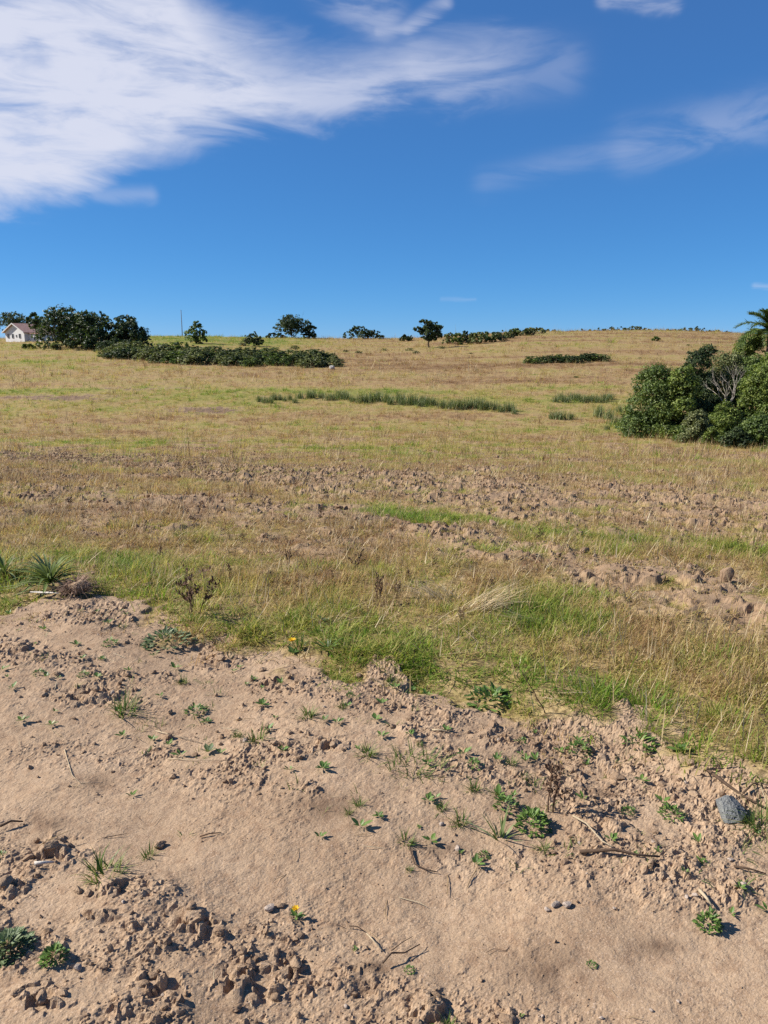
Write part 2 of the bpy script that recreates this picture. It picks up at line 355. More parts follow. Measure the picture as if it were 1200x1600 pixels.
M_glass = plain('window_glass', (.04,.045,.05), .15, .5, .1, 2, None, 0)
M_frame = plain('window_frame', (.5,.48,.45), .6, .3, .1, 2, None, 0)
M_mast = plain('weathered_pole', (.22,.19,.17), .8, .2, .2, 6)
M_slate = plain('blue_grey_stone', (.29,.295,.28), .7, .2, .4, 22, (.13,.137,.14), 1.0)
M_stone = plain('pale_stone', (.50,.40,.32), .85, .2, .25, 25, None, .5)
M_boulder = plain('field_boulder', (.55,.51,.46), .9, .1, .3, 4, None, .5)
M_yellow = leafy('yellow_petals', [(0,(.80,.42,.01)),(1,(.95,.62,.03))], src_bv, .25, .5, .2, (1,1,.5))
M_root = leafy('dry_roots', [(0,(.16,.09,.06)),(.5,(.32,.20,.14)),(1,(.46,.33,.24))], src_bv, .1, .8, .1, (1,1,1))

# ------------------------------------------------------------------ mesh helpers
def mesh_np(name, V, Fc, mat, bv=None, smooth=False):
    """mesh from an (n,3) array and a list of face index arrays (tri and/or quad)"""
    me = bpy.data.meshes.new(name); me.vertices.add(len(V)); me.vertices.foreach_set('co', np.asarray(V, np.float32).ravel())
    Fc = [np.asarray(f, np.int32) for f in Fc if len(f)]
    loops = np.concatenate([f.ravel() for f in Fc]); cnt = np.concatenate([np.full(len(f), f.shape[1], np.int32) for f in Fc])
    me.loops.add(len(loops)); me.loops.foreach_set('vertex_index', loops)
    me.polygons.add(len(cnt)); me.polygons.foreach_set('loop_start', np.concatenate([[0], np.cumsum(cnt)[:-1]]).astype(np.int32))
    me.polygons.foreach_set('use_smooth', np.full(len(cnt), smooth))
    if bv is not None:
        a = me.attributes.new('bv', 'FLOAT', 'POINT'); a.data.foreach_set('value', np.asarray(bv, np.float32))
    me.update(calc_edges=True); me.materials.append(mat); return me
def obj(name, me, parent=None, loc=(0,0,0), rz=0, scl=None, rot=None):
    o = bpy.data.objects.new(name, me); C.objects.link(o); o.location = loc
    o.rotation_euler = rot if rot else (0,0,rz)
    if scl is not None: o.scale = scl if isinstance(scl, tuple) else (scl,)*3
    if parent: o.parent = parent
    return o
def tag(o, label, cat, group=None, kind=None):
    o['label'] = label
    if cat: o['category'] = cat
    if group: o['group'] = group
    if kind: o['kind'] = kind
    return o
class MB:
    """collects vertex blocks into one mesh"""
    def __init__(s): s.V, s.T, s.Q, s.B, s.n = [], [], [], [], 0
    def add(s, V, T=None, Q=None, bv=.5):
        V = np.asarray(V, float).reshape(-1,3)
        if T is not None and len(T): s.T.append(np.asarray(T)+s.n)
        if Q is not None and len(Q): s.Q.append(np.asarray(Q)+s.n)
        s.B.append(np.broadcast_to(np.asarray(bv, float), (len(V),))); s.V.append(V); s.n += len(V)
    def mesh(s, name, mat, smooth=False):
        fs = []
        if s.T: fs.append(np.concatenate(s.T))
        if s.Q: fs.append(np.concatenate(s.Q))
        return mesh_np(name, np.concatenate(s.V), fs, mat, np.concatenate(s.B), smooth)
    def box(s, c, d, bv=.5, rz=0):
        x, y, z = np.array(d)/2
        V = np.array([(-x,-y,-z),(x,-y,-z),(x,y,-z),(-x,y,-z),(-x,-y,z),(x,-y,z),(x,y,z),(-x,y,z)])
        ca, sa = math.cos(rz), math.sin(rz); V = np.stack([V[:,0]*ca-V[:,1]*sa, V[:,0]*sa+V[:,1]*ca, V[:,2]], 1)+np.array(c)
        s.add(V, Q=[(0,3,2,1),(4,5,6,7),(0,1,5,4),(1,2,6,5),(2,3,7,6),(3,0,4,7)], bv=bv)
    def tube(s, P, rad, sides=6, bv=.5):
        P = np.asarray(P, float); n = len(P); rad = np.broadcast_to(rad, (n,)); V = []
        for i in range(n):
            t = P[min(i+1,n-1)]-P[max(i-1,0)]; t = t/(np.linalg.norm(t)+1e-9)
            a = np.cross(t, (0,0,1.) if abs(t[2]) < .9 else (1.,0,0)); a /= np.linalg.norm(a); c = np.cross(t, a)
            for j in range(sides):
                w = 2*math.pi*j/sides; V.append(P[i]+rad[i]*(math.cos(w)*a+math.sin(w)*c))
        Q = [(i*sides+j, i*sides+(j+1)%sides, (i+1)*sides+(j+1)%sides, (i+1)*sides+j) for i in range(n-1) for j in range(sides)]
        V += [P[0], P[-1]]; T = [(len(V)-2, (j+1)%sides, j) for j in range(sides)]+[(len(V)-1, (n-1)*sides+j, (n-1)*sides+(j+1)%sides) for j in range(sides)]
        s.add(V, T, Q, bv)
def blades(base, azim, length, lean, width, droop, bv, seg=3):
    """curved tapering blades, all arrays of length n -> block for MB.add"""
    n = len(base); ts = np.linspace(0, 1, seg+1); V = []; H = np.stack([np.cos(azim), np.sin(azim), 0*azim], 1); S = np.stack([-np.sin(azim), np.cos(azim), 0*azim], 1)
    for t in ts:
        ang = lean + droop*t*.6
        p = base + H*(length*t*np.sin(lean+droop*t*.5))[:,None]; p[:,2] += length*t*np.cos(np.clip(lean+droop*t*.5, 0, 2.2))
        w = (width*(1-t**1.6)*.5)[:,None]
        if t < 1: V += [p-S*w, p+S*w]
        else: V += [p]
    V = np.stack(V, 1); m = V.shape[1]; o = np.arange(n)[:,None]*m
    Q = np.concatenate([o+np.array([[2*i,2*i+1,2*i+3,2*i+2]]) for i in range(seg-1)]) if seg > 1 else []
    T = o+np.array([[2*seg-2, 2*seg-1, 2*seg]])
    return V.reshape(-1,3), T, Q, np.repeat(bv, m)
def grass_mesh(name, seed, n, spread, h0, h1, lean, width, droop, mat, b0=0., b1=1.):
    r = np.random.default_rng(seed); rr = spread*np.sqrt(r.random(n)); th = r.random(n)*6.283
    base = np.stack([rr*np.cos(th), rr*np.sin(th), np.full(n, -.012)], 1)
    m = MB(); m.add(*blades(base, th+r.normal(0,.9,n), h0+(h1-h0)*r.random(n)**1.4, np.abs(r.normal(0,lean,n))+.05, width*(.6+.8*r.random(n)), np.abs(r.normal(droop,droop*.5,n)), b0+(b1-b0)*r.random(n)))
    return m.mesh(name, mat)

# ------------------------------------------------------------------ the ground
rows = np.concatenate([np.arange(1790, 700, -1.65), np.arange(700, 560, -1.6)])
yr = []
for r_ in rows: yr.append(at(600, r_)[1])
yr = np.array(yr); yr = np.maximum.accumulate(yr + np.arange(len(yr))*1e-5)
yr = np.concatenate([[-40,-15,-6,-2,0,.5,.8], yr[yr > .9], np.linspace(yr[-1]+1, 260, 110), np.geomspace(264, 4000, 45)])
us = np.concatenate([-np.geomspace(3.2,.78,14), np.linspace(-.74,.74,780), np.geomspace(.78,3.2,14)])
Yg, Ug = np.meshgrid(yr, us, indexing='ij'); Xg = Ug*np.maximum(Yg+1.2, 1.6)
Xf, Yf = Xg.ravel(), Yg.ravel(); Zn = zones(Xf, Yf, zbase(Xf, Yf)); Zf = zfull(Xf, Yf, Zn)
nr, nc = Xg.shape; i0 = (np.arange(nr-1)[:,None]*nc+np.arange(nc-1)[None,:]).ravel()
gm = mesh_np('ground', np.stack([Xf,Yf,Zf],1), [np.stack([i0,i0+1,i0+nc+1,i0+nc],1)], M_ground, None, False)
spot = sum(np.exp(-((Zn[0]-x)/w)**2-((Zn[1]-y)/h)**2) for x,y,w,h in ((155,1212,24,12),(80,1285,40,16),(940,1232,32,12),(850,1510,60,40),(1030,1475,40,14),(580,1500,36,14),(500,1265,60,22),(700,1320,40,14)))
for nm, val in (('soil', Zn[6]), ('tint', Zn[7]), ('damp', np.clip(Zn[5]*.6+spot*.5*(.4+1.2*fbm(Xf*14,Yf*14,77,3)), 0, 1)), ('far', np.clip((Yf-7)/22,0,1)), ('turned', np.clip(np.maximum(Zn[3], Zn[4]),0,1)*(1-Zn[2]))):
    a = gm.attributes.new(nm, 'FLOAT', 'POINT'); a.data.foreach_set('value', val.astype(np.float32))
gob = obj('ground', gm); gob['kind'] = 'structure'; gob['label'] = 'sandy bare soil track and grassy field rising to a hill'

# ------------------------------------------------------------------ instanced ground cover
def source(name, meshes):
    col_ = bpy.data.collections.new(name)
    for i, me in enumerate(meshes):
        col_.objects.link(bpy.data.objects.new('%s_%02d' % (name, i), me))
    return col_
def scatter(name, P, rot, scl, idx, tint, col_, label, cat):
    me = bpy.data.meshes.new(name); me.vertices.add(len(P)); me.vertices.foreach_set('co', np.asarray(P, np.float32).ravel())
    for nm, ty, dat in (('rot','FLOAT_VECTOR',rot),('scl','FLOAT_VECTOR',scl),('idx','INT',idx),('tint','FLOAT',tint)):
        a = me.attributes.new(nm, ty, 'POINT')
        a.data.foreach_set('vector' if ty == 'FLOAT_VECTOR' else 'value', np.asarray(dat, np.int32 if ty == 'INT' else np.float32).ravel())
    o = obj(name, me); tag(o, label, cat, None, 'stuff')
    g = bpy.data.node_groups.new(name, 'GeometryNodeTree')
    g.interface.new_socket('Geometry', in_out='INPUT', socket_type='NodeSocketGeometry'); g.interface.new_socket('Geometry', in_out='OUTPUT', socket_type='NodeSocketGeometry')
    gi = g.nodes.new('NodeGroupInput'); go = g.nodes.new('NodeGroupOutput'); ip = g.nodes.new('GeometryNodeInstanceOnPoints')
    ci = g.nodes.new('GeometryNodeCollectionInfo'); ci.inputs['Collection'].default_value = col_; ci.inputs['Separate Children'].default_value = True; ci.inputs['Reset Children'].default_value = True
    def na(n, t):
        x = g.nodes.new('GeometryNodeInputNamedAttribute'); x.data_type = t; x.inputs[0].default_value = n; return x.outputs[0]
    g.links.new(gi.outputs[0], ip.inputs['Points']); g.links.new(ci.outputs[0], ip.inputs['Instance'])
    ip.inputs['Pick Instance'].default_value = True
    g.links.new(na('idx','INT'), ip.inputs['Instance Index'])
    e = g.nodes.new('FunctionNodeEulerToRotation'); g.links.new(na('rot','FLOAT_VECTOR'), e.inputs[0]); g.links.new(e.outputs[0], ip.inputs['Rotation'])
    g.links.new(na('scl','FLOAT_VECTOR'), ip.inputs['Scale']); g.links.new(ip.outputs[0], go.inputs[0])
    md = o.modifiers.new('scatter', 'NODES'); md.node_group = g
    return o
rng = np.random.default_rng(11)
def sample(y0, y1, dens, half=.60):
    n = int(dens*half*((y1+1.2)**2-(y0+1.2)**2)); q = rng.random(n)
    Y = np.sqrt((y0+1.2)**2+q*((y1+1.2)**2-(y0+1.2)**2))-1.2
    return (rng.random(n)*2-1)*half*(Y+1.2), Y

def tufts(tag_, seed):
    """kinds: 0-2 fine green, 3-5 dry curling, 6-7 low mat, 8-9 tall stalks, 10-11 lying straw, 12-13 dark dead stems"""
    L = []
    for i in range(3): L.append(grass_mesh('fine', seed+i, 42, .08, .03, .14, .6, .0072, 1.1, M_grass, 0, 1))
    for i in range(3): L.append(grass_mesh('dry', seed+10+i, 32, .10, .03, .17, .8, .0062, 1.2, M_grass, .1, 1))
    for i in range(2): L.append(grass_mesh('mat', seed+20+i, 54, .14, .02, .06, .9, .0078, .9, M_grass, 0, 1))
    for i in range(2): L.append(grass_mesh('tall', seed+30+i, 12, .07, .12, .30, .45, .0042, 1.0, M_grass, .35, 1))
    for i in range(2): L.append(grass_mesh('lying', seed+40+i, 16, .12, .08, .26, 1.42, .0060, .15, M_straw, 0, 1))
    for i in range(2): L.append(grass_mesh('stem', seed+50+i, 7, .03, .10, .30, .3, .0045, .3, M_stalk, 0, 1))
    for i in range(2): L.append(grass_mesh('lush', seed+60+i, 60, .085, .04, .15, .55, .0062, 1.1, M_grass, 0, .8))
    return source(tag_, L)
T_near = tufts('tuft_shapes', 100)
CLEAR = [(*at(80,922), .26), (*at(122,935), .12), (*at(262,1000), .16), (*at(457,1015), .10), (*at(765,1092), .14)]
def cover_points(y0, y1, dens, size, keep_soil=.06, seed=0, base=False):
    X, Y = sample(y0, y1, dens, .88 if y1 <= 9 else .66); zb = zbase(X, Y); zn = zones(X, Y, zb)
    cov = np.maximum(np.clip(1-zn[6]*.93, keep_soil, 1)*np.clip(1-zn[2]*1.3, 0, 1), .05*zn[2]*(zn[1]-np.interp(zn[0],*EDGE) < 45))
    clump = fbm(X*2.1+seed, Y*2.1, 83, 4, .62)
    for qx, qy, qr in CLEAR: k = np.hypot(X-qx, Y-qy) < qr; cov = np.where(k, cov*.15, cov)
    cov *= 1. if base else np.clip(.30+3.4*(clump-.46), .10, 1)
    k = rng.random(len(X)) < cov
    X, Y = X[k], Y[k]; zn = [v[k] for v in zn]
    return X, Y, zfull(X, Y, zn), zn
def emit(name, bands, label, cat):
    Ps, Rs, Ss, Is, Ts = [], [], [], [], []
    for (y0, y1, dens, size, *bs) in bands:
        X, Y, Z, zn = cover_points(y0, y1, dens, size, base=bool(bs)); n = len(X); t = zn[7]; v = zn[8]; q = rng.random(n)
        pg = np.clip(1.25-2.0*t, .08, .9)                      # share of green fine grass
        idx = np.where(q < pg, rng.integers(0,3,n), rng.integers(3,6,n))
        q2 = rng.random(n)
        idx = np.where(q2 < .34, rng.integers(6,8,n), idx)
        idx = np.where((q2 > .92)&(t > .3), rng.integers(8,10,n), idx)
        strawy = np.clip((zn[3]+zn[4])*.6+.16*(t > .5), 0, .65)
        idx = np.where(rng.random(n) < strawy, rng.integers(10,12,n), idx)
        idx = np.where((rng.random(n) < .035*(t > .4)*(Y > 5)), rng.integers(12,14,n), idx)
        idx = np.where((rng.random(n) < .5*np.clip((.36-t)/.16,0,1))&(Y < 12), rng.integers(14,16,n), idx)
        if bs: idx = rng.choice([6,6,7,7,3,4,5,10,11], n)
        s = size*(.6+.8*rng.random(n)**1.3)*(1+.15*v)
        hgt = s*np.interp(fbm(X*.8,Y*.8,87,2), [.3,.7], [.65,1.3])*np.where(Y > 22, 1.35, 1)
        tt = np.clip(t + np.where(idx < 3, -.14, np.where(idx < 6, .10, np.where(idx >= 8, .14, 0))) + rng.normal(0,1,n)*np.where(Y > 20, .16, .11), 0, 1)
        tt = np.where((idx >= 8)&(idx < 12), np.clip(tt, .55, .8), tt)
        big = (rng.random(n) < .03)&(Y > 14); s = np.where(big, s*1.9, s); hgt = np.where(big, hgt*1.8, hgt); tt = np.where(big, np.clip(tt-.3, .02, .5), tt)
        Ps.append(np.stack([X,Y,Z],1)); Rs.append(np.stack([rng.normal(0,.12,n), rng.normal(0,.12,n), rng.random(n)*6.283],1)); Ss.append(np.stack([s,s,hgt],1)); Is.append(idx); Ts.append(tt)
    return scatter(name, np.concatenate(Ps), np.concatenate(Rs), np.concatenate(Ss), np.concatenate(Is), np.concatenate(Ts), T_near, label, cat)
emit('verge_grass', [(2.6,5.5,600,.66),(5.5,9,380,.74),(2.6,9,300,.62,1)], 'green and straw coloured grass growing along the edge of the bare soil', 'grass')
emit('field_grass', [(9,22,70,.8,1),(9,15,150,.85),(15,25,80,1.05),(25,45,26,1.5),(45,70,9.0,2.1)], 'dry mixed grass covering the ploughed field and the hollow', 'grass')
emit('hill_grass', [(70,110,3.0,3.0),(110,235,1.25,3.8)], 'golden brown grass covering the rising hillside', 'grass')

def rock_mesh(name, seed, mat, sub=2, squash=.65, amp=.35, sharp=True):
    import bmesh
    bm = bmesh.new(); bmesh.ops.create_icosphere(bm, subdivisions=sub, radius=1); r = random.Random(seed)
    planes = [(Vector((r.gauss(0,1),r.gauss(0,1),r.gauss(0,.8))).normalized(), .55+.35*r.random()) for _ in range(9)]
    for v in bm.verts:
        d = v.co.normalized(); k = 1.0
        for n_, h in planes:
            c = d.dot(n_)
            if c > .01: k = min(k, h/c)
        k *= 1+amp*.35*(r.random()-.5)
        v.co = Vector((d.x*k*1.0, d.y*k*(.8), d.z*k*squash))
    me = bpy.data.meshes.new(name); bm.to_mesh(me); bm.free(); me.materials.append(mat); return me
crumbs = source('crumb_shapes', [rock_mesh('crumb', i, M_soil, 1, .7, .5) for i in range(5)] + [rock_mesh('pebble', 50, M_stone, 1, .6, .3)])
X, Y = sample(1.2, 6.5, 2100, .62); zn = zones(X, Y, zbase(X, Y))
trk = np.exp(-((zn[1]-np.interp(zn[0],*TRK))/np.interp(zn[0],[0,600,1200],[85,115,125]))**4)
k = rng.random(len(X)) < zn[2]*(1-.88*trk)*np.clip(.10+1.1*sst(fbm(X*2.3+.16*vnoise(X*9,Y*9), Y*2.9, 71, 4), .42, .60), .1, 1)
X, Y = X[k], Y[k]; zn = [v[k] for v in zn]; n = len(X)
sz = .0018*(rng.random(n)+.012)**-.62; sz = np.clip(sz, .0016, .020)
scatter('soil_crumbs', np.stack([X,Y,zfull(X,Y,zn)+sz*.15],1), rng.random((n,3))*6.28, np.stack([sz]*3,1), np.where(rng.random(n)<.03, 5, rng.integers(0,5,n)), np.zeros(n), crumbs, 'small dry crumbs of soil strewn over the bare ground', 'soil')
# crumbs of the ploughed strips
X, Y = sample(5, 34, 130, .58); zn = zones(X, Y, zbase(X, Y)); k = rng.random(len(X)) < np.clip(zn[3]+zn[4]*.6,0,1)*(1-zn[2])
X, Y = X[k], Y[k]; zn = [v[k] for v in zn]; n = len(X); sz = np.clip(.010*(rng.random(n)+.03)**-.55, .010, .055)*np.clip(Y/12,.8,1.2)
clodsrc = source('plough_crumb_shapes', [rock_mesh('ploughcrumb', 20+i, M_clod, 1, .65, .5) for i in range(5)])
scatter('ploughed_soil', np.stack([X,Y,zfull(X,Y,zn)+sz*.1],1), rng.random((n,3))*6.28, np.stack([sz]*3,1), rng.integers(0,5,n), np.zeros(n), clodsrc, 'small brown clods broken up along the ploughed strips', 'soil')
# chaff on the bare ground
X, Y = sample(1.2, 6.5, 26, .62); zn = zones(X, Y, zbase(X, Y)); k = rng.random(len(X)) < zn[2]
X, Y = X[k], Y[k]; zn = [v[k] for v in zn]; n = len(X)
def chaff(seed):
    r = np.random.default_rng(seed); m = MB(); P = np.array([(-.5,0,0),(-.15,.03*r.normal(),.02),(.2,.06*r.normal(),.03),(.5,.05*r.normal(),0)]); m.tube(P*.09, [.0009,.0013,.0012,.0006], 4, r.random()); return m.mesh('chaff', M_straw if seed % 3 else M_stalk)
scatter('straw_litter', np.stack([X,Y,zfull(X,Y,zn)+.004],1), np.stack([rng.normal(0,.12,n),rng.normal(0,.12,n),rng.random(n)*6.28],1), np.stack([.3+.9*rng.random(n)**2]*3,1), rng.integers(0,6,n), np.zeros(n), source('chaff_shapes', [chaff(i) for i in range(6)]), 'short bits of straw and stem scattered on the bare soil', 'straw')

# ------------------------------------------------------------------ trees and shrubs
def foliage(seed, blobs, n, leaf, mat, name='crown', clump=.36, spread=1.0, floor=None):
    """leaf faces gathered in clumps over the surface of the given blobs (x, y, z, rx, rz)"""
    r = np.random.default_rng(seed); B = np.array(blobs, float); wgt = B[:,3]**1.3*B[:,4]**.7; wgt /= wgt.sum()
    nc = max(14, n//18); bi = r.choice(len(B), nc, p=wgt)
    d = r.normal(size=(nc,3)); d /= np.linalg.norm(d,axis=1)[:,None]; d[:,2] = np.where((d[:,2] < -.45)&(r.random(nc) < .7), -d[:,2]*.8, d[:,2])
    rad = r.random(nc)**.33*.35+.66; stray = r.random(nc) < .14; rad = np.where(stray, 1.0+.32*r.random(nc), rad)
    cc = B[bi,:3]+d*np.stack([B[bi,3],B[bi,3],B[bi,4]],1)*rad[:,None]
    cr = clump*B[bi,3]*(.55+.8*r.random(nc))*np.where(stray, .5, 1); cv = np.clip(.42+.30*r.normal(size=nc)+.12*(rad-.83)/.17, .02, .95)  # inner clumps get a darker leaf colour, painting shade inside the crown
    ci = r.integers(0, nc, n); g = r.normal(size=(n,3)); g /= np.linalg.norm(g,axis=1)[:,None]
    p = cc[ci]+g*(cr[ci]*(r.random(n)**.5)*spread)[:,None]*np.array([1,1,.75])
    if floor is not None: p[:,2] = np.maximum(p[:,2], floor+.04+.2*r.random(n)*0.5)
    nrm = d[ci]*.6+g*.5+r.normal(size=(n,3))*.55+np.array([0,0,.25]); nrm /= np.linalg.norm(nrm,axis=1)[:,None]
    a = np.cross(nrm, r.normal(size=(n,3))); a /= np.linalg.norm(a,axis=1)[:,None]; c = np.cross(nrm, a)
    s = leaf*(.6+.8*r.random(n)); a = a*(s*.75)[:,None]; c = c*(s*.42)[:,None]; bend = nrm*(s*.15)[:,None]
    V = np.stack([p-a-bend, p-c+a*.1, p+a-bend, p+c+a*.1], 1).reshape(-1,3)
    Q = np.arange(n)[:,None]*4+np.arange(4)[None,:]
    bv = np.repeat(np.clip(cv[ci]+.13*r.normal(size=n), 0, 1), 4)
    return mesh_np(name, V, [Q], mat, bv)
def limb_path(p0, p1, r, wob, k=5):
    t = np.linspace(0,1,k)[:,None]; P = np.array(p0)*(1-t)+np.array(p1)*t; P[1:-1] += r.normal(size=(k-2,3))*wob; return P
def woody(seed, blobs, height0, rbase, mat, stems=1, name='trunk', base_spread=.15):
    """tapered trunk(s) with a limb to each blob"""
    r = np.random.default_rng(seed+999); m = MB(); B = np.array(blobs, float)
    for s_ in range(stems):
        bx, by = (r.normal(size=2)*base_spread if stems > 1 else (0,0)); grp = B[s_::stems]
        if not len(grp): grp = B[:1]
        top = np.array([grp[:,0].mean()*.5+bx*.5, grp[:,1].mean()*.5, max(height0, .15)])
        m.tube(limb_path((bx,by,-.25), top, r, rbase*.35), np.linspace(rbase*1.25, rbase*.75, 5), 7)
        for q in grp:
            e = q[:3]+np.array([0,0,q[4]*.35]); P = limb_path(top, e, r, .06*np.linalg.norm(e-top)+.01); m.tube(P, np.linspace(rbase*.6, rbase*.13, 5), 5)
            for _ in range(3):
                f = q[:3]+r.normal(size=3)*np.array([q[3],q[3],q[4]])*.55; m.tube(limb_path(P[3], f, r, .04*q[3]), np.linspace(rbase*.22, rbase*.05, 5), 4)
    return m.mesh(name, mat, True)
def crown_blobs(seed, W, z0, z1, k, flat=1., taper=.2):
    """uneven cluster of blobs filling a domed crown W wide between z0 and z1"""
    r = np.random.default_rng(seed); out = []; H = z1-z0; hug = z0 < .08*z1+.01
    for i in range(k):
        t = (i+.5)/k
        prof = math.sqrt(max(.05, 1-(t*.97)**2.2)) if hug else math.sin(math.pi*(.16+.74*t))**.55
        rb = min(W*(.23+.09*r.random()), H*.40)*(1-.25*t); rr = max(0., W*.54*prof-rb*.6); a = 2.4*i+.8*r.random(); d = rr*(.6+.4*r.random())
        rz = rb*(.75+.3*r.random())*flat; zz = z0+rz*.7+(H-1.55*rz)*t**(1.25 if hug else .9)+r.normal()*.04*H
        if hug and t < .4: zz = min(zz, z0+rz*(.45+.8*t))
        out.append((d*math.cos(a), d*math.sin(a)*.85, min(zz, z1-rz*.9), rb, rz))
    return out
def tree(name, px, Y, top, base_row, wpx, mat, seed, label, cat='tree', group=None, crown0=.28, k=11, n=3600, leaf=.27, stems=1, rb=None, blobs=None, trunkmat=None):
    x, y = at(px, base_row) if base_row else at_y(px, Y)
    Y = y; z = gz(x, y); m_ = ppm(Y); base = project(np.array([x]), np.array([y]), np.array([z]))[1][0]
    H = max(.6, (base-top)*m_); W = wpx*m_
    root = bpy.data.objects.new(name, None); C.objects.link(root); root.location = (x, y, z); tag(root, label, cat, group)
    B = blobs(H, W) if blobs else crown_blobs(seed, W, H*crown0, H, k)
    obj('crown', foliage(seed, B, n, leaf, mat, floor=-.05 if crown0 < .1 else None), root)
    obj('trunk', woody(seed, B, H*crown0*1.05, rb or max(.05, H*.022), trunkmat or M_bark, stems), root)
    return root

# far trees along the hill crest and round the house
tree('tree', 26, 205, 488, 0, 50, M_tdark, 1, 'broad dark tree rising behind the white house roof', crown0=.2, k=13)
tree('tree', 58, 186, 489, 536, 24, M_tdark, 2, 'slim dark tree with bare trunk in front of the white house wall', crown0=.42, k=8, n=2200)
tree('tree', 103, 180, 480, 543, 92, M_tdark, 3, 'tallest dark tree of the dense clump beside the white house', crown0=.04, k=18, n=6500, leaf=.3)
tree('tree', 150, 178, 490, 544, 84, M_tdark, 4, 'dark tree in the middle of the clump with a notched top', crown0=.03, k=14, n=5000, leaf=.3)
tree('tree', 198, 176, 495, 544, 68, M_tdark, 5, 'rounded dark tree closing the clump at the open hillside', crown0=.03, k=14, n=5000, leaf=.3)
tree('tree', 307, 150, 502, 537, 34, M_tmid, 6, 'small airy tree standing alone beside the thin mast', crown0=.05, k=11, n=1900, leaf=.24)
tree('tree', 456, 196, 492, 0, 50, M_tdark, 7, 'domed dark tree with gaps of sky under its crown on the crest', crown0=.10, k=15, n=4600)
tree('tree', 484, 195, 503, 0, 24, M_tdark, 8, 'narrow dark tree leaning against the domed tree on the crest', crown0=.05, k=10, n=2400)
tree('shrub', 431, 195, 519, 0, 28, M_tdark, 9, 'low dark bush at the foot of the domed crest tree', 'shrub', crown0=.0, k=7, n=1300, stems=3)
tree('tree', 560, 198, 509, 0, 40, M_tdark, 10, 'squat dark tree with ragged top alone on the skyline', crown0=.08, k=10, n=2400)
tree('shrub', 583, 197, 515, 0, 32, M_tdark, 11, 'low dark bush joined to the squat skyline tree', 'shrub', crown0=.0, k=8, n=1400, stems=3)
tree('shrub', 635, 178, 523, 533, 24, M_tdark, 12, 'low dark bush just before the wind-bent tree', 'shrub', crown0=.0, k=7, n=1200, stems=3)
def bent(H, W):
    w = W*.5
    return [(-.1*w,0,.52*H,.42*w,.16*H),(.35*w,.1*w,.55*H,.45*w,.17*H),(.55*w,-.2*w,.68*H,.32*w,.12*H),(.05*w,.2*w,.70*H,.40*w,.13*H),(-.72*w,0,.66*H,.26*w,.08*H),
            (-.35*w,-.1*w,.92*H,.26*w,.055*H),(-.05*w,0,.86*H,.30*w,.07*H),(.3*w,.1*w,.80*H,.3*w,.09*H),(.5*w,0,.42*H,.35*w,.13*H),(.25*w,.1*w,.27*H,.34*w,.12*H),(-.2*w,0,.33*H,.3*w,.11*H),(-.5*w,.1*w,.55*H,.25*w,.08*H)]
tree('tree', 670, 152, 500, 543, 48, M_tdark, 13, 'wind-bent dark tree with a flat leaning top and visible trunk', crown0=.2, n=4600, leaf=.24, blobs=bent, rb=.16)
tree('shrub', 395, 140, 521, 541, 34, M_tdark, 14, 'round dark bush behind the long strip of scrub', 'shrub', crown0=.0, k=9, n=1800, stems=3, leaf=.22)
tree('shrub', 1025, 180, 526, 533, 13, M_tmid, 15, 'single small round bush alone on the golden hillside', 'shrub', crown0=.0, k=5, n=500, stems=2)
tree('shrub', 82, 172, 535, 547, 30, M_tgrey, 16, 'grey-green bush at the foot of the tallest clump tree', 'shrub', crown0=.0, k=6, n=900, stems=2)
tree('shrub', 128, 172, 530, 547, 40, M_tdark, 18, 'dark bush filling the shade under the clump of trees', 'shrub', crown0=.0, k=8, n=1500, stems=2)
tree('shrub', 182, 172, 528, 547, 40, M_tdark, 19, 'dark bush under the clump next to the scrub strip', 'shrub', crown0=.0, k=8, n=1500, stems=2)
tree('shrub', 45, 172, 536, 545, 22, M_tmid, 17, 'low green bush on the grass before the white house', 'shrub', crown0=.0, k=6, n=700, stems=2)
# bush line climbing to the crest, right of the bent tree
r = random.Random(4)
for i in range(13):
    px = 702+i*11.5+r.uniform(-3,3); Y = 160+i*3.2+r.uniform(-4,4)
    tree('shrub', px, Y, np.interp(px,[700,740,780,840],[519,516,516,512])+r.uniform(-2,3), np.interp(px,[700,760,840],[540,536,522])+r.uniform(-3,1), r.uniform(18,28), (M_tgrey,M_tmid,M_tdark,M_tgrey)[i%4], 30+i,
         'shrub in the bush line climbing from the bent tree to the crest', 'shrub', 'bush line up to the crest', crown0=.0, k=6, n=900, stems=2, leaf=.26)
for i in range(22):
    px = 845+i*13.3+r.uniform(-4,4)
    if 868 < px < 890: continue
    Y = 226+r.uniform(-6,8)
    tree('shrub', px, Y, np.interp(px,[840,870,930,990,1040,1090,1120,1140],[512,517,514,510,515,510,516,521])+r.uniform(-1.5,1.5), 0, r.uniform(26,44), (M_tdark,M_tgrey)[i%3 == 2], 60+i,
         'dark bush of the low row along the crest of the golden hill', 'shrub', 'bushes along the hill crest', crown0=.0, k=5, n=520, stems=1, leaf=.3)
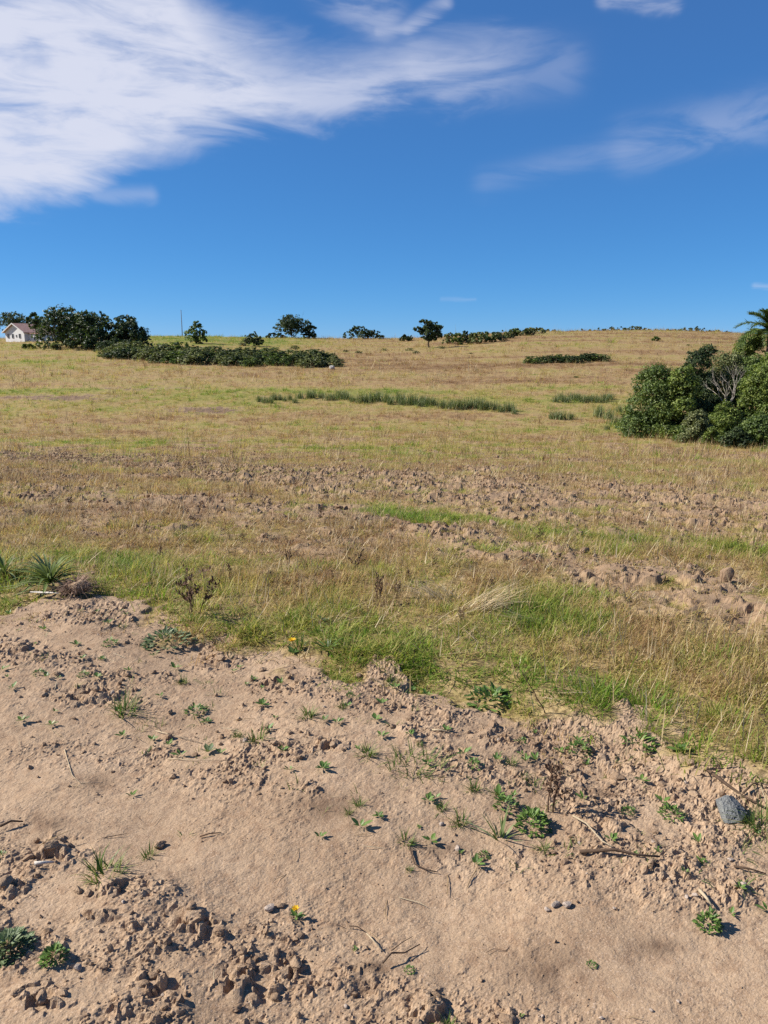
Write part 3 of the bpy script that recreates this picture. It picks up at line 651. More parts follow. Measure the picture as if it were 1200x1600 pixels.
# long strip of scrub across the slope: four shapes, copied
def shrub_shape(seed, mat, n=1500, leaf=.15, H=2.2, W=2.8):
    B = crown_blobs(seed, W, 0, H, 9); return foliage(seed, B, n, leaf, mat, floor=0), woody(seed, B, .2, .05, M_bark, 3, 'stem')
def put_shrub(shape, x, y, s, rz, label, group, sz=.85):
    root = bpy.data.objects.new('shrub', None); C.objects.link(root); root.location = (x, y, gz(x,y)-.05); root.rotation_euler = (0,0,rz); root.scale = (s*1.35,s*1.35,s*sz*.82); tag(root, label, 'shrub', group)
    obj('crown', shape[0], root); obj('stem', shape[1], root)
shapes = [shrub_shape(81,M_tgrey,2200), shrub_shape(82,M_tgrey,2200), shrub_shape(83,M_tmid,2000), shrub_shape(84,M_tdark,2000), shrub_shape(85,M_tgrey,1100)]
r = random.Random(9)
for i in range(64):
    px = 168+ (i%32)*11.4+r.uniform(-5,5); fr = (i//32)
    row = np.interp(px,[160,250,330,420,480,540],[558,566,570,572,573,573])-fr*8+r.uniform(-3,1.5)
    si = r.choice((0,1,2,3,4,0,1,3)); tone = ('grey-green','grey-green','leafy green','dark green','thin grey-green')[si]; x, y = at(px, row); k_ = np.interp(px,[160,200,400,500,535],[.75,1,1,.85,.5])*r.uniform(.75,1.1)
    put_shrub(shapes[si], x, y, k_*ppm(y)*26/2.2, r.uniform(0,6.28), tone+(' shrub along the grass edge of the long scrub strip below the house',' shrub in the back of the long scrub strip below the house')[fr], 'scrub strip on the slope', r.uniform(.8,1.1))
for i in range(13):
    px = 833+i*9+r.uniform(-3,3); x, y = at(px, np.interp(px,[830,945],[567,565])+r.uniform(-1.5,1.5))
    put_shrub(shapes[r.choice((1,2,3,3))], x, y, ppm(y)*r.uniform(14,19)/2.2, r.uniform(0,6.28), 'shrub in the short dark strip of scrub on the golden hillside', 'short scrub strip on the golden hill', .9)
for (px, py, h) in ((430,548,10),(460,545,9),(600,548,7),(560,552,7),(650,552,7),(640,548,8),(690,545,6),(250,552,10),(1000,560,4),(1075,540,4),(900,590,5),(1090,575,6),(735,553,4),(520,556,8),(540,550,6),(330,545,8),(270,545,8)):
    x, y = at(px, py); put_shrub(shapes[r.choice((0,1,2,4))], x, y, ppm(y)*h/2.2, r.uniform(0,6.28), 'tiny low bush dotted in the open hillside grass', 'tiny bushes in the hillside grass', .8)

# thicket beside the field
def thick(px, row, top, wpx, mat, seed, label, n=5200, leaf=.10, dy=0, k=13, cat='shrub', crown0=0.0, stems=3):
    x, y = at(px, row); y += dy; x *= (y/(y-dy)) if dy else 1; z = gz(x,y); m_ = ppm(y)
    base = project(np.array([x]),np.array([y]),np.array([z]))[1][0]; H = (base-top)*m_; W = wpx*m_
    root = bpy.data.objects.new('shrub', None); C.objects.link(root); root.location = (x,y,z); tag(root, label, cat)
    B = crown_blobs(seed, W, H*crown0, H, k)
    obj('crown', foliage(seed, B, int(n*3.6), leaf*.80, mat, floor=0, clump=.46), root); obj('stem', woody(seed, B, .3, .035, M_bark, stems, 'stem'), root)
thick(1020, 684, 573, 92, M_tmid, 201, 'big dark rounded shrub at the open end of the thicket', 7500, .095, .6, 18)
thick(1058, 688, 570, 62, M_tlime, 202, 'shrub with yellow-green leaves beside the big dark shrub', 5200, .10, 1.2, 14)
thick(1085, 686, 542, 66, M_tdark, 203, 'tall dark shrub poking up behind the yellow-green one', 6000, .10, 3.0, 15)
thick(1130, 688, 548, 84, M_tgrey, 204, 'tall grey-green shrub behind the bare pale branches', 6500, .09, 4.2, 16)
thick(1172, 690, 556, 84, M_tmid, 205, 'tall dark shrub under the palm crown', 6000, .10, 3.2, 15)
thick(1200, 694, 546, 88, M_tlime, 206, 'tall light green shrub behind the thicket front at its far side', 6500, .10, 3.4, 15)
thick(1158, 688, 520, 76, M_tlime, 207, 'tallest yellow-green shrub below the drooping palm fronds', 5500, .11, 6.0, 14)
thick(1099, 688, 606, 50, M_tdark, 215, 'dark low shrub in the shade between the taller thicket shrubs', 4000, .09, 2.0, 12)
thick(1130, 690, 628, 52, M_tlime, 208, 'rounded bright green bush at the foot of the bare branches', 4200, .07, -.3, 13)
thick(1087, 692, 642, 44, M_tgrey, 209, 'small light bush between the dark shrub and bright bush', 3000, .08, -.2, 11)
thick(1148, 700, 668, 38, M_tdark, 210, 'low dark bush in front of the bright green bush', 2200, .08, -.2, 9)
thick(1185, 700, 645, 60, M_tmid, 211, 'leafy green bush spreading at the thicket front', 3800, .10, .2, 12)
thick(1110, 694, 668, 30, M_tlime, 212, 'smallest light bush at the dry grass edge of the thicket', 1600, .07, -.2, 8)
thick(1068, 690, 662, 30, M_tmid, 213, 'small green bush at the foot of the big dark shrub', 1500, .08, -.4, 8)
thick(1240, 706, 640, 70, M_tgrey, 214, 'grey-green bush leaving the picture at the thicket end', 3000, .09, 0, 10)
# bare shrub: forking pale branches
x, y = at(1131, 690); y += 1.3; x *= y/(y-1.3); m_ = ppm(y); z = gz(x,y)
bare = bpy.data.objects.new('bare_shrub', None); C.objects.link(bare); bare.location = (x,y,z); tag(bare, 'leafless shrub of pale forking branches amid the green thicket', 'bare shrub')
rb_ = random.Random(77); mt, mbr = MB(), MB()
def fork(p, d, L, rad, lev):
    q = p+d*L; mid = (p+q)/2+np.array([rb_.gauss(0,.05),rb_.gauss(0,.05),0])*L
    (mt if lev == 0 else mbr).tube([p,mid,q], [rad,rad*.85,rad*.68], 5)
    if lev >= 5: return
    for _ in range(2 if lev else 6):
        nd = d+np.array([rb_.gauss(0,.42),rb_.gauss(0,.42),rb_.gauss(.10,.22)]); nd /= np.linalg.norm(nd); fork(q, nd, L*(rb_.uniform(.62,.86) if lev else rb_.uniform(.35,.5)), rad*.62, lev+1)
fork(np.array([0,0,-.1]), np.array([0,0,1.]), 1.6, .036, 0)
obj('trunk', mt.mesh('trunk', M_bare, True), bare); obj('branches', mbr.mesh('branches', M_bare, True), bare)
# palm
def frond_mesh(seed, L, droop):
    r = np.random.default_rng(seed); m = MB(); t = np.linspace(0,1,14); P = np.stack([L*np.sin(t*droop)/droop, 0*t, L*(1-np.cos(t*droop))/droop*-1.0], 1)
    a = 1.05; ca, sa = math.cos(a), math.sin(a); P = np.stack([P[:,0]*ca-P[:,2]*sa, P[:,1], P[:,0]*sa+P[:,2]*ca],1)
    m.tube(P, np.linspace(.03,.006,14), 5, .7)
    n = 120; tt = np.repeat(np.linspace(.14,.995,n//2),2); side = np.tile([-1,1],n//2)
    base = np.stack([np.interp(tt,t,P[:,i]) for i in range(3)],1); az_ = side*(1.25-.55*tt)+r.normal(0,.13,n)
    ln = L*.21*np.sin(np.clip(.35+tt*2.3,0,2.9))+.08
    m.add(*blades(base, az_, ln, 1.15+r.normal(0,.2,n), np.full(n,.06), .9+r.normal(0,.25,n), np.clip(.5+.25*r.normal(size=n),0,1), 3)); return m.mesh('frond', M_tmid)
x, y = at(1184, 690); y += 5.5; x *= y/(y-5.5); m_ = ppm(y); z = gz(x,y)
palm = bpy.data.objects.new('palm_tree', None); C.objects.link(palm); tag(palm, 'feather palm whose crown of drooping fronds rises out of the thicket', 'palm tree')
base = project(np.array([x]),np.array([y]),np.array([z]))[1][0]; H = (base-523)*m_; palm.location = (x,y,z)
m = MB(); P = limb_path((0,0,-.2),(.05,0,H),np.random.default_rng(3),.03,9); m.tube(P, np.linspace(.17,.11,9), 9); obj('trunk', m.mesh('trunk', M_bark, True), palm)
fm = [frond_mesh(i, 2.1+.2*i, 1.5+.22*i) for i in range(3)]
for i in range(30):
    o = obj('frond', fm[i%3], palm, (.05,0,H), scl=.78+.03*(i%5)); o.rotation_euler = (0, R((-22,4,30)[i%3]), 2.399*i+R(170))

# ------------------------------------------------------------------ reeds
def reed_shape(seed, n=150, w=.75, h=1.35):
    r = np.random.default_rng(seed); base = np.stack([r.normal(0,w*.42,n), r.normal(0,w*.3,n), np.full(n,-.05)],1); m = MB()
    m.add(*blades(base, r.random(n)*6.28, h*(.5+.5*r.random(n)), np.abs(r.normal(0,.16,n)), np.full(n,.035), np.abs(r.normal(.35,.3,n)), np.clip(.45+.25*r.normal(size=n),0,1), 3)); return m.mesh('reeds', M_reed)
reeds = [reed_shape(i) for i in range(4)]
r = random.Random(21)
def put_reed(px, py, hpx, label, group, sx=1.):
    x, y = at(px, py); s = hpx*ppm(y)/1.2; o = obj('reed_clump', reeds[r.randrange(4)], None, (x,y,gz(x,y)), r.uniform(0,6.28), (s*sx,s*sx,s)); tag(o, label, 'reeds', group)
for i in range(34):
    px = 470+i*10.1+r.uniform(-4,4); put_reed(px, np.interp(px,[470,640,740,815],[622,631,641,646])+r.uniform(-3,3), np.interp(px,[470,560,640,650,730,755,800],[14,18,21,16,19,24,17])*r.uniform(.65,1.15), 'reed clump in the long dark green row across the hollow', 'long row of reeds in the hollow', 1.1)
for (px,py,h) in ((866,655,16),(878,656,16),(892,655,12)): put_reed(px,py,h,'reed clump in the small dark patch past the long row','small dark reed patch',1.3)
for i in range(11):
    px = 868+i*8.5; put_reed(px, 627+r.uniform(-3,3), r.uniform(9,16), 'reed clump in the short row on the slope beside the thicket', 'short reed row by the thicket', 1.2)
for (px,py,h) in ((935,652,22),(950,655,20),(962,664,18),(975,668,20),(948,672,10),(985,650,16),(968,645,14)): put_reed(px,py,h,'loose grassy reed clump at the foot of the big dark shrub','reeds at the thicket foot')
for i in range(8): put_reed(405+i*8, 627+r.uniform(-3,3), r.uniform(9,14), 'pale thin reed clump leading up to the long dark row', 'pale reeds before the long row')

# ------------------------------------------------------------------ house, mast, boulder
x, y = at(24, 534.5); z = gz(x,y); hs_ = ppm(y)/.163
house = bpy.data.objects.new('house', None); C.objects.link(house); house.location = (x, y, z); house.rotation_euler = (0,0,R(-30)); house.scale = (hs_,)*3; tag(house, 'small white house with red tiled gable roof among dark trees', 'house')
W_, Ln, He, Hr = 7.6, 9.5, 2.55, 4.55
m = MB(); w = W_/2
m.add([(-w,0,-.6),(w,0,-.6),(w,Ln,-.6),(-w,Ln,-.6),(-w,0,He),(w,0,He),(w,Ln,He),(-w,Ln,He),(0,0,Hr-.12),(0,Ln,Hr-.12)], T=[(4,5,8),(6,7,9)], Q=[(0,1,5,4),(1,2,6,5),(2,3,7,6),(3,0,4,7),(5,6,9,8),(7,4,8,9)])
obj('wall', m.mesh('wall', M_white), house)
an = MB(); an.box((w+2.3,3.2,.6),(4.6,4.0,2.6)); obj('annex', an.mesh('annex', M_white), house)
ar = MB(); ar.add([(w,.9,2.15),(w+4.9,.9,1.92),(w+4.9,5.4,1.92),(w,5.4,2.15),(w,.9,2.3),(w+4.9,.9,2.06),(w+4.9,5.4,2.06),(w,5.4,2.3)], Q=[(0,3,2,1),(4,5,6,7),(0,1,5,4),(1,2,6,5),(2,3,7,6),(3,0,4,7)]); obj('annex_roof', ar.mesh('annex_roof', M_roof), house)
ov, th = .55, .14; sl = (Hr-He)/w
for sgn in (-1,1):
    e = w+ov; ze = He-sl*ov
    V = [(0,-.55,Hr),(sgn*e,-.55,ze),(sgn*e,Ln+.55,ze),(0,Ln+.55,Hr)]; V += [(a_,b_,c_+th) for a_,b_,c_ in V]
    m = MB(); m.add(V, Q=[(0,1,2,3),(7,6,5,4),(0,4,5,1),(1,5,6,2),(2,6,7,3),(3,7,4,0)]); rf = obj('roof_slope', m.mesh('roof_slope', M_roof), house)
    m = MB(); m.add([(0,-.62,Hr-.1),(sgn*(e+.03),-.62,ze-.1),(sgn*(e+.03),-.62,ze+th+.05),(0,-.62,Hr+th+.05),(0,-.56,Hr-.1),(sgn*(e+.03),-.56,ze-.1),(sgn*(e+.03),-.56,ze+th+.05),(0,-.56,Hr+th+.05)], Q=[(0,1,2,3),(7,6,5,4),(0,4,5,1),(1,5,6,2),(2,6,7,3),(3,7,4,0)])
    obj('bargeboard', m.mesh('bargeboard', M_trim), rf)
ch = MB(); ch.box((1.6,Ln-1.4,4.4),(.6,.6,1.7)); ch.box((1.6,Ln-1.4,5.3),(.75,.75,.16)); obj('chimney', ch.mesh('chimney', M_white), house)
for wx, ww, wh in ((-2.5,.6,.95),(-.75,.65,1.0),(.7,.3,.5),(2.05,.65,1.0)):
    m = MB(); m.box((wx,-.02,1.5),(ww,.06,wh)); wn = obj('window', m.mesh('window', M_glass), house)
    m = MB()
    for s_ in (-1,1): m.box((wx+s_*(ww/2+.03),-.03,1.5),(.06,.10,wh+.12)); m.box((wx,-.031,1.5+s_*(wh/2+.03)),(ww-.002,.10,.06))
    obj('frame', m.mesh('frame', M_frame), wn)
x, y = at_y(285, 200); z = gz(x,y); mast = bpy.data.objects.new('mast', None); C.objects.link(mast); mast.location = (x,y,z); tag(mast, 'thin bare pole rising above the green crest', 'pole')
m = MB(); m.tube([(0,0,-.3),(.01,0,3),(0,0,6.4)], [.11,.09,.07], 8); obj('pole', m.mesh('pole', M_mast, True), mast)
m = MB(); m.tube([(0,0,6.38),(0,0,6.62)], [.09,.05], 8); obj('cap', m.mesh('cap', M_mast), mast)
x, y = at(519, 577); o = obj('boulder', rock_mesh('boulder', 5, M_boulder, 3, .8, .2), None, (x,y,gz(x,y)+.2), .5, (.42,.40,.42)); tag(o, 'pale rounded boulder at the end of the long scrub strip', 'boulder')

# ------------------------------------------------------------------ plants on the bare ground
def place(px, py):
    x, y = at(px, py); return x, y, gz(x, y)
def leaf_block(base, azim, length, width, lean, bv, cup=.25):
    """oval leaves: 7 vertices each"""
    n = len(base); H = np.stack([np.cos(azim), np.sin(azim), 0*azim],1); S = np.stack([-np.sin(azim), np.cos(azim), 0*azim],1); U = np.array([0,0,1.])
    sl, cl = np.sin(lean)[:,None], np.cos(lean)[:,None]; A = H*sl+U*cl; N = U*sl-H*cl
    V = []
    for t, w, c in ((.0,0,0),(.35,.42,1),(.35,-.42,1),(.68,.40,.6),(.68,-.40,.6),(1.,0,-.6),(.5,0,0)):
        V.append(base+A*(length*t)[:,None]+S*(width*w)[:,None]+N*(length*cup*.2*c)[:,None])
    V = np.stack(V,1).reshape(-1,3); o = np.arange(n)[:,None]*7
    T = np.concatenate([o+np.array([[a,b_,c]]) for a,b_,c in ((0,6,1),(0,2,6),(1,6,3),(2,4,6),(3,6,5),(4,5,6))])
    return V, T, None, np.repeat(bv,7)
def tuft_mesh(seed, n, h, mat, lean=.7, w=.004, spread=.02, droop=.8):
    return grass_mesh('tuft', seed, n, spread, h*.4, h, lean, w, droop, mat)
def rosette_mesh(seed, n, L, mat, lift=1.25, wide=.5):
    r = np.random.default_rng(seed); a = 2.399*np.arange(n)+r.normal(0,.25,n); k = np.linspace(1,.45,n)
    br = min(.012, L*.07); base = np.stack([br*np.cos(a),br*np.sin(a),.003+br*(1-k)],1); m = MB()
    m.add(*leaf_block(base, a, L*k*(.75+.4*r.random(n)), L*k*wide*(.8+.4*r.random(n)), lift*k**.5+r.normal(0,.12,n), np.clip(.5+.25*r.normal(size=n),0,1))); return m.mesh('rosette', mat)
def leafy_mesh(seed, n, W, H, L, mat):
    """low heap of many small leaves"""
    r = np.random.default_rng(seed); q = np.sqrt(r.random(n)); a = r.random(n)*6.28; m = MB()
    base = np.stack([W*.5*q*np.cos(a), W*.5*q*np.sin(a), H*(1-q**2)*(.3+.7*r.random(n))],1)
    m.add(*leaf_block(base, a+r.normal(0,.9,n), L*(.6+.7*r.random(n)), L*.5*(.7+.5*r.random(n)), .7+.7*q+r.normal(0,.2,n), np.clip(.5+.3*r.normal(size=n),0,1))); return m.mesh('leaves', mat)
def stalk_mesh(seed, h, n=3, mat=None, twigs=7, seedheads=True):
    r = np.random.default_rng(seed); m = MB()
    for i in range(n):
        d = r.normal(0,.16,2); P = limb_path((r.normal()*.008,r.normal()*.008,-.02),(d[0]*h,d[1]*h,h*(.7+.3*r.random())), r, .012*h+.002, 6); m.tube(P, np.linspace(.0032,.0012,6), 5, r.random())
        for j in range(twigs):
            t = .35+.6*r.random(); p = P[0]*(1-t)+P[-1]*t; e = p+np.array([r.normal()*.12,r.normal()*.12,.10+.1*r.random()])*h; m.tube([p,(p+e)/2+r.normal(size=3)*.006*h,e],[.0014,.0012,.0008],4,r.random())
            if seedheads:
                k = 6; b_ = p+(e-p)*np.linspace(.5,1,k)[:,None]; m.add(*leaf_block(b_, r.random(k)*6.28, np.full(k,.018*h/.2), np.full(k,.010*h/.2), r.random(k)*1.4, r.random(k)))
    return m.mesh('stalks', mat or M_stalk)
def weed(name, me, px, py, label, cat, group=None, rz=None, s=1.):
    x, y, z = place(px, py); o = obj(name, me, None, (x,y,z+.002), rnd.uniform(0,6.28) if rz is None else rz, s); return tag(o, label, cat, group)
rnd = random.Random(31)
GT = 'grass tufts on the bare soil'
tm = [tuft_mesh(300+i, 60, .10, M_tuft, .75, .005, .025) for i in range(5)]
for px, py, wpx in ((482,1122,34),(402,1156,36),(575,1184,36),(610,1070,34),(800,1192,26),(740,1238,30),(775,1242,24),(720,1286,38),(690,1268,26),(636,1312,32),(850,1328,30),(232,1334,30),(700,1594,32),(285,1062,22),(1170,1290,20),(820,1215,20),(535,1110,20),(470,1018,30),(370,1145,16),(640,1350,14),(655,1170,14),(560,1265,24),(545,1275,20)):
    i = rnd.randrange(5); x, y = at(px,py); weed('grass_tuft', tm[i], px, py, 'sparse little green grass tuft on the bare sandy soil', 'grass tuft', GT, None, wpx*ppm(y)/.10*rnd.uniform(.85,1.1))
weed('grass_tuft', tuft_mesh(321, 90, .15, M_tuft, .7, .005, .045), 195, 1108, 'dense bristly grass tuft alone on the soil below the strap-leaved plant', 'grass tuft')
weed('grass_tuft', tuft_mesh(322, 110, .11, M_tuft, .75, .005, .05), 165, 1372, 'spreading grass tuft on a small mound beside the bleached stick', 'grass tuft')
weed('grass_tuft', tuft_mesh(323, 150, .10, M_tuft, .8, .0045, .11), 650, 1204, 'widest low patch of green grass on the bare soil', 'grass tuft', s=1.)
weed('grass_tuft', tuft_mesh(324, 200, .16, M_tuft, .8, .003, .05, 1.1), 1193, 1294, 'thick fine grass tuft beside the blue-grey stone', 'grass tuft')
weed('grass_tuft', tuft_mesh(325, 16, .17, M_rosette, .9, .010, .015, .5), 783, 1306, 'little bunch of wide flopped strap blades on the soil', 'grass tuft')
rm = [rosette_mesh(340+i, 11, .06, M_weed) for i in range(4)]; lm = [leafy_mesh(350+i, 70, .13, .045, .032, M_weed) for i in range(4)]
for px, py, wpx in ((306,1104,27),(322,1118,26),(410,1100,28),(504,1210,36),(740,1200,26),(790,1260,32),(755,1330,18),(592,1281,24),(1050,1275,30),(982,1268,20),(815,1160,20),(925,1506,14),(815,1578,14),(1095,1350,20),(1012,1176,24),(120,1015,24),(172,1013,24),(548,1090,14),(648,1068,14),(62,1060,16),(130,1060,16),(160,1035,18),(655,1292,14),(640,1505,14),(555,1470,14),(720,1325,16),(0,1342,22)):
    j = rnd.randrange(8); x, y = at(px,py); weed('weed', (rm+lm)[j], px, py, ('small star-shaped weed with pointed leaves on the bare soil','small heaped weed with many little leaves on the bare soil')[j > 3], 'weed', 'small weeds on the bare soil', None, wpx*ppm(y)/.125*rnd.uniform(.85,1.1))
weed('weed', leafy_mesh(361, 170, .11, .06, .024, M_weed), 832, 1290, 'tall heaped leafy weed at the foot of the reddish dead stalk', 'weed')
weed('weed', leafy_mesh(362, 80, .09, .04, .022, M_weed), 905, 1172, 'leafy weed with spreading stems below the turf edge', 'weed')
weed('weed', leafy_mesh(363, 120, .055, .045, .018, M_weed), 1107, 1448, 'bright bushy weed standing by broken twigs', 'weed')
weed('weed', leafy_mesh(364, 420, .115, .035, .020, M_pale), 14, 1492, 'largest pale grey-green weed mat on the soil', 'weed')
weed('weed', leafy_mesh(365, 150, .055, .03, .016, M_weed), 86, 1512, 'compact round weed next to the pale weed mat', 'weed')
weed('weed', rosette_mesh(366, 9, .05, M_pale, 1.0, .55), 325, 1168, 'pale single weed casting a sharp dark shadow', 'weed')
weed('weed', leafy_mesh(367, 130, .19, .05, .042, M_weed), 765, 1096, 'big broad-leaved weed where the turf meets the soil', 'weed')
weed('weed', leafy_mesh(368, 150, .26, .05, .04, M_pale), 262, 1004, 'spreading pale broad-leaved weed below the turf edge', 'weed')
weed('weed', rosette_mesh(369, 16, .10, M_weed, 1.2, .2), 512, 1024, 'long-leaved weed in the turf edge next to the yellow flower', 'weed')
weed('weed', rosette_mesh(370, 8, .06, M_pale, .9, .5), 508, 984, 'bright lime weed in the verge grass', 'weed')
weed('weed', leafy_mesh(371, 50, .12, .04, .03, M_weed), 1000, 1168, 'flat weed leaves lying over the turf lip', 'weed')
weed('weed', rosette_mesh(372, 10, .06, M_weed, 1.1, .45), 1062, 1186, 'dark weed rosette at the turf lip near the blue-grey stone', 'weed')
sm = [stalk_mesh(380+i, .26, 3) for i in range(4)]
weed('dead_stalk', stalk_mesh(390, .19, 3, None, 9), 866, 1268, 'reddish brown dead stalk standing on the bare soil', 'dead stalk')
weed('dead_stalk', stalk_mesh(391, .30, 4, None, 8), 302, 972, 'tall dark dead stalk at the turf edge', 'dead stalk')
weed('dead_stalk', stalk_mesh(392, .26, 1, None, 3, False), 850, 1122, 'leaning dark bare stem at the turf lip', 'dead stalk').rotation_euler = (0, R(-28), 0)
for px, py, h in ((590,950,70),(556,905,50),(452,892,42),(620,940,40),(640,915,30),(500,820,34),(110,800,26),(300,745,26),(845,860,34),(950,960,30),(1150,860,30),(1180,870,30),(1065,860,26),(150,880,22),(360,905,34),(720,985,40),(380,850,26),(250,880,30),(680,900,30),(770,930,34)):
    x, y = at(px,py); weed('dead_stalk', sm[rnd.randrange(4)], px, py, 'dark brown dead stalk among the dry grass', 'dead stalk', 'dead stalks in the grass', None, h*ppm(y)/.36)

sg = np.random.default_rng(5); seedlings = [rosette_mesh(400+i, 6, .022, M_weed, 1.1, .5) for i in range(3)]+[tuft_mesh(410+i, 14, .045, M_tuft, .8, .0028, .012) for i in range(3)]
cnt = 0
while cnt < 170:
    px, py = sg.uniform(0,1200), sg.uniform(960,1450); e_ = np.interp(px,*EDGE); tr_ = abs(py-np.interp(px,*TRK))
    if py < e_+8 or (tr_ < 90 and sg.random() < .9) or sg.random() < (py-e_)/420: continue
    weed('seedling', seedlings[sg.integers(6)], px, py, 'tiny green seedling sprouting from the bare soil', 'seedling', 'seedlings on the bare soil', None, float(sg.uniform(.8,2.0))); cnt += 1

# strap-leaved rosette, each leaf a part
def strap(seed, L, lean, droop, w):
    r = np.random.default_rng(seed); m = MB(); seg = 8; t = np.linspace(0,1,seg+1); ang = lean+droop*t**1.2; ds = L/seg
    P = np.zeros((seg+1,3)); 
    for i in range(seg): P[i+1] = P[i]+ds*np.array([math.sin(ang[i]),0,math.cos(ang[i])])
    P[:,2] = np.maximum(P[:,2], .008+.012*r.random())
    wd = w*np.clip(np.minimum(.5+t*3, (1-t)*2.4+.06), 0, 1)*.5; V = []
    for i in range(seg+1):
        nrm = np.array([-math.cos(ang[i]),0,math.sin(ang[i])]); V += [P[i]+np.array([0,wd[i],0])+nrm*wd[i]*.35, P[i]-nrm*0, P[i]-np.array([0,wd[i],0])+nrm*wd[i]*.35]
    Q = [(3*i+k,3*i+k+1,3*i+k+4,3*i+k+3) for i in range(seg) for k in (0,1)]; m.add(V, Q=Q, bv=np.clip(.25+.5*r.random()+.25*np.repeat(t,3),0,1)); return m.mesh('leaf', M_rosette, True)
def rosette_plant(px, py, size, n, label, seed):
    x, y, z = place(px, py); root = bpy.data.objects.new('strap_leaved_plant', None); C.objects.link(root); root.location = (x,y,z+.02); tag(root, label, 'plant')
    ms = [strap(seed+i, size*(.75+.06*i), .35+.16*i, .9+.16*i, .019) for i in range(6)]
    for i in range(n):
        t = (i+.5)/n; o = obj('leaf', ms[min(5,int(t*6))], root, (0,0,.02*(1-t)), 2.399*i+rnd.uniform(-.2,.2), rnd.uniform(.8,1.1))
rosette_plant(80, 928, .33, 64, 'silvery green plant with long arching strap leaves at the turf edge', 500)
rosette_plant(8, 915, .26, 26, 'smaller strap-leaved plant beside the silvery arching one', 510)
# fallen strap leaf and uprooted turf
x, y, z = place(72, 942); o = obj('fallen_leaf', strap(520, .22, 1.45, .1, .03), None, (x-.1,y,z+.02), R(-12)); o.data.materials[0] = M_bone; tag(o, 'bleached fallen strap leaf lying under the silvery plant', 'leaf')
def root_mat(seed):
    r = np.random.default_rng(seed); n = 380; d = r.normal(size=(n,3)); d /= np.linalg.norm(d,axis=1)[:,None]; d[:,2] = np.abs(d[:,2]); m = MB()
    m.add(*blades(d*np.array([.09,.07,.09])*r.random(n)[:,None]**.4, np.arctan2(d[:,1],d[:,0])+r.normal(0,.5,n), .05+.11*r.random(n), .6+.6*r.random(n), np.full(n,.0045), .8+.6*r.random(n), r.random(n))); return m.mesh('roots', M_root)
x, y, z = place(122, 938); up_ = bpy.data.objects.new('uprooted_turf', None); C.objects.link(up_); up_.location = (x,y,z+.02); tag(up_, 'brown uprooted lump of turf beside the silvery plant', 'turf lump')
obj('roots', root_mat(5), up_); obj('soil', rock_mesh('soil', 61, M_clod, 3, .7, .4), up_, (0,0,.03), 0, (.09,.08,.08))
# flowers
def flower(px, py, h, dia, label):
    x, y, z = place(px, py); root = bpy.data.objects.new('flower', None); C.objects.link(root); root.location = (x,y,z); tag(root, label, 'flower')
    m = MB(); m.tube([(0,0,-.01),(.004,0,h*.5),(0,-.004,h)], [.0018,.0016,.0014], 5, .5); obj('stem', m.mesh('stem', M_weed), root)
    n = 13; a = np.arange(n)*2*math.pi/n; pm = leaf_block(np.zeros((1,3)), np.zeros(1), np.full(1,dia*.5), np.full(1,dia*.26), np.full(1,1.2), np.full(1,.7)); m = MB(); m.add(*pm); me = m.mesh('petal', M_yellow)
    for i in range(n):
        o = obj('petal', me, root, (0,0,h)); o.rotation_euler = (R(38), 0, 0); o.rotation_euler = (0,R(-8+16*(i%2)),a[i])
    m = MB(); m.tube([(0,0,h-.002),(0,0,h+.004)], [dia*.14,dia*.10], 8, 0); obj('disc', m.mesh('disc', M_yellow), root)
    obj('leaves', rosette_mesh(int(px), 7, dia*1.1, M_weed), root)
flower(457, 1022, .075, .052, 'bright yellow flower at the edge of the turf')
flower(462, 1424, .03, .026, 'tiny orange-yellow flower on the sandy track')

# ------------------------------------------------------------------ stones, clods, twigs
def stone(px, py, size, me, label, cat='stone', group=None, sink=.3, name='stone', rot=None):
    x, y, z = place(px, py); o = obj(name, me, None, (x,y,z+size[2]*(.62-sink)), rnd.uniform(0,6.28), size)
    if rot: o.rotation_euler = rot
    return tag(o, label, cat, group)
def slab_mesh(mat):
    """angular broken stone: flat front face leaning back, sharp arrises"""
    import bmesh
    bm = bmesh.new(); pts = [(-.95,-.45,-.75),(-.15,-.72,-1.0),(.8,-.4,-.7),(-.75,-.36,-.1),(-.42,-.05,.92),(.15,-.16,.98),(.66,.02,.62),(.8,-.18,-.1),(-.5,.55,.85),(.62,.62,.5),(.8,.5,-.8),(-.8,.5,-.8),(.1,-.52,.1)]
    for p in pts: bm.verts.new(p)
    bmesh.ops.convex_hull(bm, input=bm.verts[:]); bmesh.ops.bevel(bm, geom=bm.edges[:], offset=.05, segments=1, affect='EDGES')
    bmesh.ops.triangulate(bm, faces=bm.faces[:]); bmesh.ops.subdivide_edges(bm, edges=bm.edges[:], cuts=2, use_grid_fill=True)
    r = random.Random(2)
    for v in bm.verts: v.co += Vector((r.gauss(0,.02),r.gauss(0,.02),r.gauss(0,.02)))
    me = bpy.data.meshes.new('slab'); bm.to_mesh(me); bm.free(); me.materials.append(mat); return me
x, y, z = place(1140, 1276); o = obj('stone', slab_mesh(M_slate), None, (x,y,z+.036), 0, (.050,.050,.046)); o.rotation_euler = (R(-34),R(-14),R(18)); tag(o, 'angular blue-grey stone half set in the soil near the turf', 'stone')
ps = [rock_mesh('pebble', 80+i, M_stone, 2, .7, .2) for i in range(3)]
